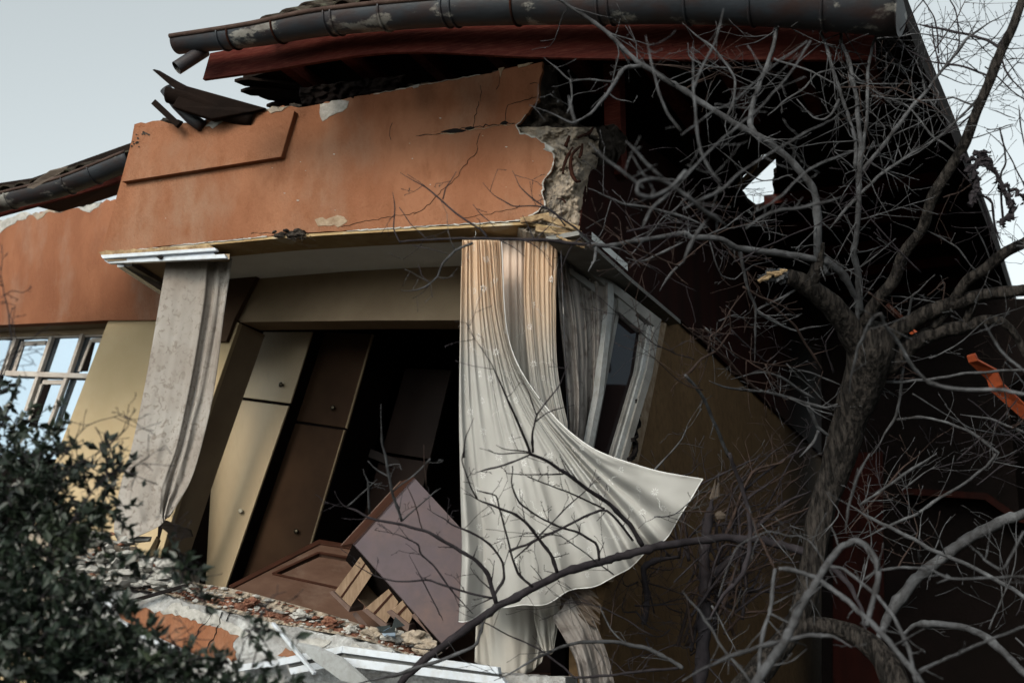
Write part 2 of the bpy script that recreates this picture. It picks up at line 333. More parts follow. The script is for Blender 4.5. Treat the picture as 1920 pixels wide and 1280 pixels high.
# white flaking line along the bottom and the torn right edge
def ribbon(mb, pl, pts, wd, rnd, mi=0, th=.004):
    """hair-thin raised or sunk line on a plane: a crack, a torn edge"""
    for (a, b) in zip(pts[:-1], pts[1:]):
        A, B = pl.at(*a), pl.at(*b); d = (B - A); L = d.length
        if L < 1e-4: continue
        s_ = d.normalized().cross(pl.n) * wd * rnd.uniform(.4, 1.5)
        prism(mb, [A - s_, A + s_ * .6, B + s_, B - s_ * .5], [p - pl.n * th for p in (A - s_, A + s_ * .6, B + s_, B - s_ * .5)])
rnd = random.Random(8)
for pts_, wd_ in ((jag([(984, 413), (860, 421), (650, 433)], 1.2, 9, 17), .005), (jag([(500, 443), (400, 453), (192, 475)], 1.2, 9, 19), .004), (jag([(700, 176), (760, 165), (900, 140)], 1.5, 10, 20), .003), (rightedge[14:], .005)):
    mb = MB(); ribbon(mb, FP, pts_, wd_, rnd); mb.build('torn_edge', M['plaster'], house)
rp = random.Random(61)      # flecks where the paint has popped off, and pits at the upper left corner
for k in range(24):
    x = rp.uniform(260, 1000); y = (440 - (x - 240) * .03) - rp.random() ** .7 * 210
    if y < 262 - (x - 250) * .15: continue
    e_ = rp.uniform(.8, 2.4); patch([(x - e_, y), (x, y - e_ * .6), (x + e_ * rp.uniform(.6, 2), y - .3), (x + e_ * .3, y + e_ * .6)], FP, 'plaster' if rp.random() < .6 else 'edge', name='paint_chip', amp=.4, seed=k, step=3, th=.003)
for k in range(16):
    x = rp.gauss(262, 9); y = 262 + (262 - x) * .8 + rp.gauss(0, 7); e_ = rp.uniform(1.2, 3); patch([(x - e_, y), (x, y - e_), (x + e_ * 1.4, y - .6), (x + e_ * .3, y + e_)], F.off(-.054), 'concrete_dark', name='pit', amp=.5, seed=k, step=3, th=.002)
cr = [[(860, 243), (890, 238), (925, 233), (965, 231)], [(780, 256), (810, 252), (830, 249)], [(888, 240), (893, 205), (897, 190)], [(945, 232), (948, 205), (952, 196), (975, 190), (1005, 182)], [(900, 250), (893, 285), (868, 312), (860, 330)], [(860, 330), (835, 352), (800, 385), (775, 402)],
      [(735, 230), (731, 255), (733, 262)], [(938, 140), (936, 160), (930, 168)], [(870, 408), (905, 402), (960, 392), (975, 384)], [(640, 426), (700, 412), (780, 398)], [(993, 158), (1008, 156)], [(470, 438), (500, 436), (515, 438)], [(900, 190), (903, 172), (900, 160)]]
for k, c in enumerate(cr):
    mb = MB(); ribbon(mb, FP, jag(c, 2.5, 7, 30 + k), (.0028, .002, .0012)[min(k, 2)] if k < 4 else .0010, rnd); mb.build('crack', M['black'], house)
mb = MB()
for px, py, wx, hy in ((850, 246, 24, 5), (880, 241, 10, 4), (945, 231, 8, 5)):
    A = [(px - wx, py + 1), (px - wx * .4, py - hy * .6), (px + wx * .3, py - hy), (px + wx, py - 1), (px + wx * .4, py + hy * .5), (px - wx * .3, py + hy * .7)]
    slab('', F.off(-.005), jag(A + [A[0]], 1, 5, px)[:-1], .004, None, mb=mb)
mb.build('crack', M['black'], house)
mb = MB(); ribbon(mb, FP, jag([(826, 252), (850, 250), (870, 245), (895, 241), (930, 236), (960, 232)], 2, 6, 66), .0028, rnd); mb.build('crack_lip', M['edge'], house)
# hole with fibres near the bottom edge
mb = MB()
for i in range(28): lump(mb, F.off(rnd.uniform(-.03, .08)).at(rnd.uniform(514, 572), rnd.uniform(432, 446)), rnd.uniform(.012, .03), i, (1.4, 1, .7))
for i in range(14):
    a = F.off(-.02).at(rnd.uniform(520, 585), rnd.uniform(434, 446)); tube(mb, [a, a + Vector((rnd.uniform(-.03, .05), -.02, -.02)), a + Vector((rnd.uniform(-.03, .09), -.03, -rnd.uniform(.0, .07)))], [.0022, .0018, .001], 4)
mb.build('torn_lath', M['concrete_dark'], house)
# underside of the beam, ceiling, inner lintel
def strip(name, A, B, m, par=house, th=None, jagB=None):
    """surface between two rows of 3-D points, given a thickness along th"""
    mb = MB(); a = [Vector(p) for p in A]; b = [Vector(p) for p in B]; n = len(a)
    lo = a + b; hi = [p + th for p in lo]; mb.v = lo + hi; 
    for i in range(n - 1): mb.f += [(i, i + 1, n + i + 1, n + i), (2 * n + n + i, 2 * n + n + i + 1, 2 * n + i + 1, 2 * n + i)]
    for i in range(n - 1): mb.f += [(i, 2 * n + i, 2 * n + i + 1, i + 1), (n + i + 1, 3 * n + i + 1, 3 * n + i, n + i)]
    mb.f += [(0, n, 3 * n, 2 * n), (n - 1, 3 * n - 1, 4 * n - 1, 2 * n - 1)]
    mb.mi = [0] * len(mb.f); return fix_normals(mb.build(name, M[m], par))
bx = [192, 300, 400, 515, 650, 760, 860, 985, 1080]; by = [476, 464, 454, 443, 434, 428, 423, 416, 432]
upv = Vector((0, 0, .05))
A_ = [F.off(.003).at(x, y) for x, y in zip(bx, by)]; B_ = [p - F.n * .30 + Vector((0, 0, .004)) for p in A_]
strip('beam_underside', A_, B_, 'soffitp', th=-Vector((0, 0, .018)))
C_ = [p + Vector((0, 0, .03)) for p in B_]; D_ = [p - F.n * .75 + Vector((0, 0, .0)) for p in C_]
strip('ceiling', C_, D_, 'ceil', th=upv)
LT = F.off(1.02)
slab('lintel', LT, [(380, 470), (1060, 450), (1060, 600), (700, 601), (450, 604), (428, 592)], .28, M['inner'], house, bev=.01)
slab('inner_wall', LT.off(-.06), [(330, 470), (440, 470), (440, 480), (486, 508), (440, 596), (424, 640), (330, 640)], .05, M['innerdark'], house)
# left jamb: lit edge and shaded reveal
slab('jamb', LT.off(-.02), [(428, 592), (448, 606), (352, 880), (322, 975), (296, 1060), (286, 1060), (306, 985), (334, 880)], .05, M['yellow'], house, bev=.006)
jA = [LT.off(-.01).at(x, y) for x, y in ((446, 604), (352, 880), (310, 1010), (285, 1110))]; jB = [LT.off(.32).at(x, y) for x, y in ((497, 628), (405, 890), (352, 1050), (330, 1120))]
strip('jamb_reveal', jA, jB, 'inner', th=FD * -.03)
# rooms behind, closed so that they stay dark
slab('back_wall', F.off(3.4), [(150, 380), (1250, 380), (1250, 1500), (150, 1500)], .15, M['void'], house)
cz = D_[4].z
def hbox(name, o, u, v, w_, m, par=house):
    mb = MB(); box(mb, o, u, v, w_); return fix_normals(mb.build(name, M[m], par))
BL = F.off(.3).at(215, 475); BL.z = 0; BR = F.off(.3).at(1060, 475); BR.z = 0
wdt = (BR - BL)
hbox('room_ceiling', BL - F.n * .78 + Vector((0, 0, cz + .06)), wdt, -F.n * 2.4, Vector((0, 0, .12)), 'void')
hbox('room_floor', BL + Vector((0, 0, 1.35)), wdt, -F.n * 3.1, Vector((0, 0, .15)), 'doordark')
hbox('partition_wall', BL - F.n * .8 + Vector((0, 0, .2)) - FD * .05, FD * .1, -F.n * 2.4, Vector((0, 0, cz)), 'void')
# side wall: boarded band over yellow render, shade put into both colours, running back
bandtop = jag([(1112, 236), (1124, 262), (1150, 268), (1170, 284), (1196, 288), (1206, 262)], 4, 9, 11)
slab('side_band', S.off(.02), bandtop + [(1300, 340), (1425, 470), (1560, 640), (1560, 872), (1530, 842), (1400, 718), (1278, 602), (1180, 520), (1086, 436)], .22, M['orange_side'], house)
slab('side_wall', S.off(.06), [(1238, 596), (1262, 590), (1400, 715), (1535, 845), (1585, 905), (1600, 1000), (1610, 1480), (1128, 1680), (1124, 1160), (1140, 1080), (1172, 870), (1200, 760)], .2, M['shaded_yellow'], house)
slab('reveal_edge', S.off(.03), jag([(1236, 604), (1216, 700), (1196, 800), (1178, 870), (1150, 980), (1128, 1090)], 3, 12, 5) + [(1150, 1090), (1170, 985), (1196, 870), (1212, 800), (1232, 700), (1250, 606)], .08, M['edge'], house)
mb = MB(); ribbon(mb, S.off(-.004), jag([(1205, 716), (1198, 760), (1202, 790), (1192, 806), (1196, 840), (1184, 862)], 5, 7, 44), .012, rnd, th=.03); mb.build('crack', M['black'], house)
# corner soffit board under the band
cA = [S.off(-.03).at(x, y) for x, y in ((1086, 432), (1180, 518), (1276, 600))]; cB = [p - S.n * .22 + Vector((0, 0, -.01)) for p in cA]
strip('corner_soffit', cA, cB, 'greyframe', th=Vector((0, 0, -.03)))
# torn open corner: exposed concrete and wood
def rough(name, Lp, Rp, nu, nv, dfn, m, par=house, smooth=True):
    L_ = spline(Lp, nv); R_ = spline(Rp, nv); mb = MB()
    for j in range(nv):
        for i in range(nu):
            u = i / (nu - 1); x = L_[j][0] + (R_[j][0] - L_[j][0]) * u; y = L_[j][1] + (R_[j][1] - L_[j][1]) * u
            k = math.sin(math.pi * min(1, max(0, u))) ; d = dfn(u, j / (nv - 1), x, y)
            mb.v.append(P(x + 3 * noise.noise(Vector((x * .06, y * .06, 4))), y + 3 * noise.noise(Vector((x * .06, y * .06, 9))), d))
    mb.f = [(j * nu + i, j * nu + i + 1, (j + 1) * nu + i + 1, (j + 1) * nu + i) for j in range(nv - 1) for i in range(nu - 1)]
    bnum = len(mb.v); back = [v + Vector((.0, .28, 0)) for v in mb.v]; mb.v += back
    rim = [i for i in range(nu)] + [j * nu + nu - 1 for j in range(1, nv)] + [(nv - 1) * nu + i for i in range(nu - 2, -1, -1)] + [j * nu for j in range(nv - 2, 0, -1)]
    for a, b in zip(rim, rim[1:] + rim[:1]): mb.f.append((b, a, a + bnum, b + bnum))
    mb.mi = [0] * len(mb.f); return fix_normals(mb.build(name, M[m], par, smooth))
def fbm(x, y, s=.03, z=0): return noise.fractal(Vector((x * s, y * s, z)), 1.0, 2.0, 5)
def fdep(x, y):
    xx = min(x, 1082); return (F.at(xx, y) - CAM).dot(FWD) + (x - xx) * .0045
def cd(u, v, x, y):
    k = fbm(x, y, .035); return fdep(x, y) + .035 + .07 * max(0, u - .7) * 3 - .05 * abs(k) ** .6 * (1 if k > 0 else -.8) - .018 * fbm(x, y, .22, 5) + .03 * v
rough('torn_corner', [(962, 238), (1000, 262), (1030, 296), (1012, 345), (1012, 385), (972, 420), (985, 436)], [(1118, 240), (1122, 262), (1122, 300), (1106, 318), (1098, 372), (1090, 425), (1092, 450)], 60, 110, cd, 'concrete')
rough('torn_corner', [(1016, 122), (1008, 190), (982, 225), (966, 240)], [(1045, 122), (1050, 180), (1090, 232), (1122, 246)], 34, 60, lambda u, v, x, y: fdep(x, y) + .10 + .25 * u * (1 - v) - .09 * fbm(x, y, .05, 2), 'concrete_dark')
rough('torn_corner', [(1100, 240), (1110, 270), (1100, 300)], [(1150, 232), (1176, 262), (1160, 290)], 24, 30, lambda u, v, x, y: fdep(x, y) + .08 + .2 * u - .09 * fbm(x, y, .06, 7), 'concrete_dark')
mb = MB()
for pts, r in (([(1068, 255), (1060, 275), (1066, 262)], .014), ([(1074, 276), (1066, 290), (1058, 308), (1055, 326)], .011), ([(1088, 275), (1074, 288), (1070, 305), (1072, 325), (1080, 340), (1088, 340)], .013), ([(1112, 240), (1104, 250), (1084, 258)], .012), ([(1092, 270), (1090, 285), (1086, 296)], .012), ([(1044, 372), (1056, 374), (1060, 380)], .007)):
    q = spline([(x, y, fdep(x, y) - .03) for x, y in pts], 14); tube(mb, [P(*p) for p in q], [r * (1 - .4 * abs(i / 7 - 1)) for i in range(14)], 7, rough=.5)
mb.build('rusted_bar', M['rust'], house, True)
mb = MB()   # split wood at the corner foot
for i, (x0, y0, x1, y1, wd) in enumerate(((976, 414, 1030, 404, .03), (1004, 430, 1090, 438, .022), (1020, 408, 1086, 430, .025), (1044, 440, 1096, 462, .02))):
    d = fdep((x0 + x1) / 2, (y0 + y1) / 2) - .02 - .02 * (i % 3); beam(mb, P(x0, y0, d), P(x1, y1, d), wd, .035)
    tube(mb, [P(*p) for p in spline([(x0, y0 + 2, d - .015), ((x0 + x1) / 2, (y0 + y1) / 2 + 4, d - .05), (x1, y1 + 2, d - .02)], 12)], [.006 + .006 * rnd.random() for _ in range(12)], 6, rough=.8)
bevel(mb.build('split_timber', M['splinter'], house), .004)
hbox('corner_post', P(1135, 330, 8.9), S.n * .12, SD * .12, Vector((0, 0, 1.3)), 'redwood')

# roof: soffit deck with a hole, rafters, fascias, gutter, tiles
HZ = H(ZE)
deck = jag([(455, 150), (520, 176), (500, 181), (540, 196), (566, 203), (620, 208)], 4, 9, 21) + [(1000, 250), (1300, 760)] + [(1700, 760), (1905, 620), (1868, 470), (1800, 285), (1730, 110), (1690, 40), (1500, 60), (1200, 62), (900, 66), (620, 100)]
hole = jag([(1383, 345), (1412, 316), (1428, 292), (1456, 292), (1452, 340), (1448, 378), (1418, 392), (1402, 380), (1383, 345)], 3, 9, 12)[:-1]
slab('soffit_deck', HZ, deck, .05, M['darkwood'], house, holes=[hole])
for i in range(9):            # rafters running back under the deck
    a = CORNER + FD * (-2.1 + i * .47) - F.n * -.55; a.z = ZE - .05
    L_ = 1.6 if a.x < CORNER.x else 2.6
    mb = MB(); beam(mb, a, a + SD * L_, .08, .10); mb.build('rafter', M['redwood'], house)
for i in range(9):             # outriggers of the side eave
    y = 1.2 + i * .85; e = P(1700, 40, 6.72); e = Vector((e.x, e.y, ZE - .06)) + SD * y - FD * .2
    if i in (1, 2, 3): continue
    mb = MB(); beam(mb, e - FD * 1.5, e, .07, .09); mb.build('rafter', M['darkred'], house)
# fascia boards
fl = [(380, 147, 8.55), (392, 112, 8.57)]
def fascia(name, bot, topp, th=.03, m='redwood'):
    A = [P(*p) for p in spline(bot, 24)]; B = [P(*p) for p in spline(topp, 24)]; strip(name, A, B, m, th=Vector((.05, .1, 0)).normalized() * th)
fascia('fascia_board', [(380, 149, 8.62), (500, 132, 8.4), (735, 98, 7.98), (1000, 107, 7.62), (1300, 112, 7.26), (1640, 112, 6.9)], [(394, 100, 8.62), (500, 80, 8.42), (735, 40, 8.0), (1000, 34, 7.64), (1300, 30, 7.28), (1640, 30, 6.92)])
mb = MB(); 
e0 = Vector((P(1696, 30, 6.72).x, P(1696, 30, 6.72).y, 0))
vt = [(1697, 18), (1740, 130), (1800, 272), (1868, 455), (1925, 640)]; va = [HZ.at(x, y) for x, y in vt]
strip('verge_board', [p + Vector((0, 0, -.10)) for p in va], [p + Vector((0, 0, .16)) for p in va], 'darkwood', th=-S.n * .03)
# gutter
LAST = []
def pipe_half(name, path, m, par, thick=.006, n=90, lip=True, a0=180, a1=360):
    q = spline(path, n); pts = [P(*p[:3]) for p in q]; mb = MB(); K = 16; up = Vector((0, 0, 1))
    for i in range(n):
        t = (pts[min(i + 1, n - 1)] - pts[max(0, i - 1)]).normalized(); s_ = t.cross(up).normalized(); u = s_.cross(t); r = q[i][3]
        for rr in (r, r - thick):
            for k in range(K + 1):
                an = R(a0 + (a1 - a0) * k / K); mb.v.append(pts[i] + s_ * math.cos(an) * rr + u * math.sin(an) * rr)
    W = 2 * (K + 1)
    for i in range(n - 1):
        for k in range(K):
            mb.f.append((i * W + k, i * W + k + 1, (i + 1) * W + k + 1, (i + 1) * W + k)); o_ = K + 1
            mb.f.append((i * W + o_ + k + 1, i * W + o_ + k, (i + 1) * W + o_ + k, (i + 1) * W + o_ + k + 1))
        mb.f += [(i * W, (i + 1) * W, (i + 1) * W + K + 1, i * W + K + 1), (i * W + K, i * W + W - 1, (i + 1) * W + W - 1, (i + 1) * W + K)]
    for i in (0, n - 1):
        for k in range(K): mb.f.append((i * W + k, i * W + k + 1, i * W + K + 2 + k, i * W + K + 1 + k))
    mb.mi = [0] * len(mb.f); o = fix_normals(mb.build(name, M[m], par, True)); LAST[:] = [o]
    return q, pts
GP = [(334, 78, 8.5, .085), (480, 58, 8.22, .10), (620, 33, 7.98, .112), (850, 12, 7.62, .12), (1100, 3, 7.3, .13), (1400, -6, 6.95, .155), (1690, 0, 6.62, .19)]
q, gp = pipe_half('gutter', GP, 'gutter', house)
gut = LAST[0]
up = Vector((0, 0, 1))
for px in (424, 447, 528, 624, 636, 732, 846, 850, 975, 1125, 1142, 1290, 1420, 1560):
    k = min(range(len(q)), key=lambda i: abs(q[i][0] - px)); t = (gp[min(k + 1, 89)] - gp[max(0, k - 1)]).normalized(); s_ = t.cross(up).normalized(); u = s_.cross(t); r = q[k][3] + .004
    mb = MB(); tube(mb, [gp[k] + s_ * math.cos(R(a)) * r + u * math.sin(R(a)) * r for a in range(180, 361, 12)], .0075, 6); mb.build('gutter_joint', M['rust' if px in (447, 528, 975) else 'gutter'], gut, True)
mb = MB(); tube(mb, [p + (gp[min(i + 1, 89)] - gp[max(0, i - 1)]).normalized().cross(up) * q[i][3] for i, p in enumerate(gp)], .017, 7)
mb.build('gutter_lip', M['lip'], gut, True)
mb = MB(); tube(mb, [P(384, 94, 8.46), P(356, 112, 8.40), P(331, 128, 8.36)], .046, 16, cap=False); tube(mb, [P(384, 94, 8.46), P(356, 112, 8.40), P(332, 127, 8.37)], .041, 16, cap=False)
mb.build('outlet_pipe', M['gutter'], gut, True)
# end plate where the gutter meets the corner
mb = MB(); e = gp[-1]; t = (gp[-1] - gp[-2]).normalized(); s_ = t.cross(up).normalized(); u = s_.cross(t)
loop = [e + s_ * math.cos(R(a)) * .188 + u * math.sin(R(a)) * .188 for a in range(180, 361, 12)]; prism(mb, loop, [p + t * .01 for p in loop]); mb.build('gutter_end', M['gutter'], gut)
mb = MB()     # tiles: overlapping half-round rows stepping up from the gutter
rnd = random.Random(3)
def tiles(mb, a, b, back, rise, rows, r=.075, L_=.34, gap=()):
    d = (b - a); n = int(d.length / (r * 2.05)); bk = (back + Vector((0, 0, rise))).normalized()
    for i in range(n):
        for j in range(rows):
            c = a + d * (i / n) + bk * (j * L_ * .8) + Vector((0, 0, .02 * rnd.random())); s_ = d.normalized(); nn = s_.cross(bk); 
            if nn.z < 0: nn = -nn
            K = 8; A = []
            tw = s_ * rnd.uniform(-.012, .012)
            for e_, rr in ((c, r * 1.08), (c + bk * L_ + tw + nn * -.012, r * .9)):
                for q_ in (rr, rr - .014): A += [e_ + s_ * math.cos(math.pi * k / K) * q_ + nn * math.sin(math.pi * k / K) * q_ * .8 for k in range(K + 1)]
            f = []; o_ = K + 1
            for k in range(K): f += [(k, k + 1, 2 * o_ + k + 1, 2 * o_ + k), (o_ + k + 1, o_ + k, 3 * o_ + k, 3 * o_ + k + 1), (k + 1, k, o_ + k, o_ + k + 1), (2 * o_ + k, 2 * o_ + k + 1, 3 * o_ + k + 1, 3 * o_ + k)]
            mb.add(A, f)
ga, gb = P(520, 38, 8.2), P(1640, -12, 6.72)
for k in range(4):
    pass
for (x0, y0, d0, x1, y1, d1) in ((500, 52, 8.2, 640, 24, 8.0), (640, 24, 8.0, 860, 0, 7.68), (860, 0, 7.68, 1150, -8, 7.3), (1150, -8, 7.3, 1450, -16, 6.95)):
    tiles(mb, P(x0, y0 - 6, d0) + SD * .02, P(x1, y1 - 6, d1) + SD * .02, SD, .70, 8)
mb.build('roof_tiles', M['tile'], house)
# battens and rafters showing through the stripped roof near the top edge
for x0, y0, x1, y1 in ((650, 18, 790, -30), (700, 12, 940, -22), (760, 8, 1000, -20)):
    mb = MB(); beam(mb, P(x0, y0, 8.2), P(x1, y1, 8.6), .05, .06); mb.build('batten', M['redwood'], house)
mb = MB(); pa = [P(1500, -10, 6.95), P(1690, -14, 6.65)]; 
hp = [HZ.at(1690, 22) + Vector((0, 0, .12)), HZ.at(1860, 455) + Vector((0, 0, .12))]
far = hp[1] + SD * 2.5; sl = -FD * 1.5 + Vector((0, 0, .75))
prism(mb, [hp[0], far, far + sl, hp[0] + sl + SD * 1.2], [p + Vector((.02, 0, .06)) for p in (hp[0], far, far + sl, hp[0] + sl + SD * 1.2)])
fix_normals(mb.build('side_roof_slope', M['tile'], house))
# splintered ends of deck boards and the torn lump in the gap
for k, (x0, y0, x1, y1) in enumerate(((440, 146, 640, 168), (452, 158, 640, 176), (486, 174, 660, 186), (500, 186, 680, 196))):
    a, b = HZ.off(0).at(x0, y0), HZ.at(x1, y1); a.z -= .03 * (k % 2) + .03; b.z -= .03
    mb = MB(); d = (b - a); s_ = d.cross(up).normalized() * .06
    prism(mb, [a - s_ * .1, a + s_ * .5 + d * .05, a + s_ + d * .12, b + s_, b - s_, a - s_ + d * .1], [p + Vector((0, 0, .022)) for p in (a - s_ * .1, a + s_ * .5 + d * .05, a + s_ + d * .12, b + s_, b - s_, a - s_ + d * .1)])
    fix_normals(mb.build('soffit_board', M['darkwood'], house))
rough('attic_rubble', [(560, 165), (566, 200)], [(760, 140), (740, 168)], 50, 20, lambda u, v, x, y: 9.1 - .3 * u - .05 * fbm(x, y, .09, 3), 'void')
# splintered strut in the roof hole
hs3 = thing('splintered_strut', 'split pale strut crossing the bright hole in the roof', 'timber', HZ.at(1400, 340) + Vector((0, 0, .1)))
mb = MB(); beam(mb, HZ.off(-.1).at(1386, 352), HZ.off(-.1).at(1450, 290) , .06, .05); mb.build('strut_core', M['oldwood'], hs3)
mb = MB(); tube(mb, [HZ.off(-.15).at(1384, 348), HZ.off(-.15).at(1410, 322), HZ.off(-.15).at(1432, 290)], [.012, .02, .006], 5, rough=.6); mb.build('split_face', M['splinter'], hs3)

# sill wall
SW = F.off(.0)
stop = jag([(120, 1070), (215, 1108), (300, 1112), (352, 1130), (420, 1146), (500, 1166), (570, 1180), (640, 1192), (720, 1212), (800, 1246), (900, 1262), (1060, 1268)], 3.5, 9, 15)
slab('sill_wall', SW, stop + [(1060, 1680), (120, 1680)], .20, M['sillplaster'], house)
slab('paint_patch', SW.off(-.004), jag([(222, 1150), (262, 1140), (300, 1146), (330, 1140), (360, 1160), (395, 1172), (430, 1176), (450, 1190), (438, 1212), (444, 1236), (400, 1236), (330, 1214), (262, 1176), (222, 1150)], 5, 8, 31)[:-1], .006, M['orange'], house)
slab('paint_patch', SW.off(-.004), jag([(520, 1228), (535, 1214), (560, 1222), (548, 1232), (520, 1228)], 3, 7, 33)[:-1], .006, M['orange'], house)
for k, pg in enumerate(([(300, 1146), (330, 1130), (400, 1150), (440, 1172), (470, 1186), (452, 1196), (420, 1178), (350, 1158)], [(490, 1165), (530, 1176), (520, 1186), (480, 1178)], [(560, 1190), (620, 1200), (600, 1216), (560, 1208)], [(660, 1205), (730, 1222), (720, 1236), (650, 1220)])):
    patch(pg, SW.off(-.008), 'plaster', seed=50 + k, amp=4)
mb = MB()
for k, c in enumerate(([(400, 1145), (394, 1158), (385, 1168), (372, 1182), (362, 1200), (360, 1214)], [(416, 1146), (412, 1168), (402, 1190), (392, 1204), (388, 1222)], [(430, 1148), (424, 1164)])): ribbon(mb, SW.off(-.010), jag(c, 3, 6, 80 + k), .003, rnd)
mb.build('crack', M['black'], house)
# broken top of the wall: a slope of brick rising inwards behind a torn render lip
Lp = [(x, y) for x, y in ((214, 1104), (300, 1110), (352, 1128), (420, 1144), (500, 1164), (570, 1178), (640, 1190), (720, 1210), (800, 1244))]
Rp = [(x, y) for x, y in ((230, 1080), (330, 1084), (380, 1094), (440, 1104), (520, 1124), (600, 1146), (665, 1166), (740, 1190), (830, 1222))]
def brickband():
    nu, nv = 130, 12; L_ = spline(Lp, nu); R_ = spline(Rp, nu); mb = MB()
    for j in range(nv):
        for i in range(nu):
            v = j / (nv - 1); x = L_[i][0] * (1 - v) + R_[i][0] * v; y = L_[i][1] * (1 - v) + R_[i][1] * v
            pl = SW.off(.03 + .30 * v + .05 * fbm(x, y, .06) + .03 * fbm(x, y, .2, 3)); mb.v.append(pl.at(x, y))
    mb.f = [(j * nu + i, j * nu + i + 1, (j + 1) * nu + i + 1, (j + 1) * nu + i) for j in range(nv - 1) for i in range(nu - 1)]
    mb.mi = []
    for f in mb.f:
        v = (f[0] // nu) / (nv - 1) + .22 * noise.noise(mb.v[f[0]] * 7); mb.mi.append(0 if .10 < v < .46 else (2 if .46 <= v < .60 else 1))
    return mb.build('broken_brick_course', [M['brick'], M['concrete'], M['concrete_dark']], house)
brickband()

# ------------------------------------------------------------------ the wing further left
W = F.off(2.5)
wl = W.at(100, 600); wl.z = 0
wing = thing('house_wing', 'set-back orange and yellow wing left of the bay with torn eaves', 'house', wl)
slab('upper_wall', W, jag([(-320, 452), (-100, 430), (0, 416), (60, 402), (120, 394), (215, 374), (330, 352)], 4, 8, 41) + [(330, 600), (205, 600), (0, 609), (-320, 622)], .25, M['orange_wing'], wing)
slab('lower_wall', W.off(.035), [(205, 596), (332, 596), (332, 1500), (-60, 1500), (60, 1000), (118, 822)], .22, M['yellow'], wing)
for k, pg in enumerate(([(-8, 414), (30, 404), (40, 398), (60, 402), (40, 412), (18, 424), (4, 434), (-10, 440)], [(60, 402), (110, 392), (130, 386), (120, 396), (86, 400), (70, 412)], [(148, 388), (190, 377), (184, 388), (168, 398), (156, 396), (150, 392)])): patch(pg, W.off(-.004), 'plaster' if k != 1 else 'concrete', seed=70 + k, par=wing)
WB = W.off(.30)
slab('window_head', WB.off(-.02), [(-320, 610), (196, 600), (196, 626), (-320, 640)], .10, M['inner'], wing)
strip('recess_top', [W.off(.01).at(-320, 622), W.off(.01).at(0, 609), W.off(.01).at(205, 600)], [W.off(.40).at(-320, 640), W.off(.40).at(0, 629), W.off(.40).at(200, 621)], 'inner', par=wing, th=Vector((0, 0, .03)))
wf = slab('window', WB, [(-200, 628), (200, 620), (200, 630), (-200, 640)], .06, M['oldframe'], wing)
frames = [[(92, 630), (98, 630), (74, 700), (68, 700)], [(150, 625), (156, 625), (131, 699), (125, 699)], [(24, 633), (31, 633), (6, 702), (-1, 702)], [(10, 694), (166, 700), (163, 709), (8, 704)],
          [(119, 708), (126, 708), (92, 800), (86, 800)], [(66, 706), (72, 706), (50, 770), (44, 770)], [(171, 634), (192, 633), (190, 641), (168, 641)], [(168, 636), (173, 636), (150, 696), (145, 696)], [(40, 640), (86, 638), (84, 646), (40, 648)], [(40, 640), (46, 640), (28, 696), (22, 696)],
          [(80, 712), (118, 712), (116, 720), (78, 720)], [(74, 720), (80, 718), (56, 790), (50, 790)], [(-200, 700), (10, 694), (10, 702), (-200, 708)]]
for k, fr in enumerate(frames):
    bevel(slab('window_bar', WB.off(-.03 if k < 6 else .015), fr, .05, M['oldframe'], wf), .006)
for k, pn in enumerate(([(-200, 634), (28, 632), (4, 700), (-200, 704)], [(30, 632), (96, 630), (72, 700), (6, 704)], [(96, 630), (152, 627), (128, 700), (72, 702)], [(152, 627), (200, 625), (180, 702), (128, 700)], [(8, 704), (68, 704), (20, 860), (-40, 860)], [(68, 704), (122, 706), (70, 860), (20, 860)], [(122, 706), (190, 706), (150, 860), (70, 860)])):
    pl = Plane(WB.off(.05).pt, (WB.n + Vector((.05 * (k % 3 - 1), 0, .10 + .05 * (k % 2)))).normalized())
    slab('window_pane', WB.off(.025 + .003 * k) , pn, .008, M['pane'], wf)
slab('dark_reveal', WB.off(.03), [(44, 646), (56, 646), (44, 694), (26, 694)], .02, M['void'], wing); slab('dark_reveal', WB.off(.03), [(84, 720), (94, 720), (66, 800), (52, 800)], .02, M['void'], wing)
slab('dark_reveal', WB.off(.03), [(172, 642), (178, 642), (164, 696), (152, 696)], .02, M['void'], wing)
hbox('shade_behind', W.off(.45).at(-200, 1300), W.off(.45).at(200, 1300) - W.off(.45).at(-200, 1300), -F.n * .2, Vector((0, 0, 4.5)), 'void', wing)
# its eaves
WE = W.off(-.75)
q2, gp2 = pipe_half('gutter', [(-200, 436, 10.9, .105), (0, 374, 10.62, .105), (120, 343, 10.44, .105), (248, 293, 10.25, .105)], 'gutter', wing, n=40)
gw = LAST[0]
for px in (22, 182, 130):
    k = min(range(40), key=lambda i: abs(q2[i][0] - px)); t = (gp2[min(k + 1, 39)] - gp2[k - 1]).normalized(); s_ = t.cross(up).normalized(); u = s_.cross(t)
    mb = MB(); tube(mb, [gp2[k] + s_ * math.cos(R(a)) * .109 + u * math.sin(R(a)) * .109 for a in range(180, 361, 12)], .006, 6); mb.build('gutter_joint', M['gutter'], gw, True)
mb = MB(); tube(mb, [p + (gp2[min(i + 1, 39)] - gp2[max(0, i - 1)]).normalized().cross(up) * .105 for i, p in enumerate(gp2)], .014, 6); mb.build('gutter_lip', M['lip'], gw, True)
A = [P(*p) for p in ((-200, 456, 11.0), (0, 404, 10.8), (120, 372, 10.65), (240, 336, 10.5))]; B = [P(*p) for p in ((-200, 430, 11.0), (0, 380, 10.8), (120, 350, 10.65), (240, 308, 10.5))]
strip('fascia_board', A, B, 'redwood', par=wing, th=Vector((.05, .1, 0)).normalized() * .03)
ZW = A[3].z + .03
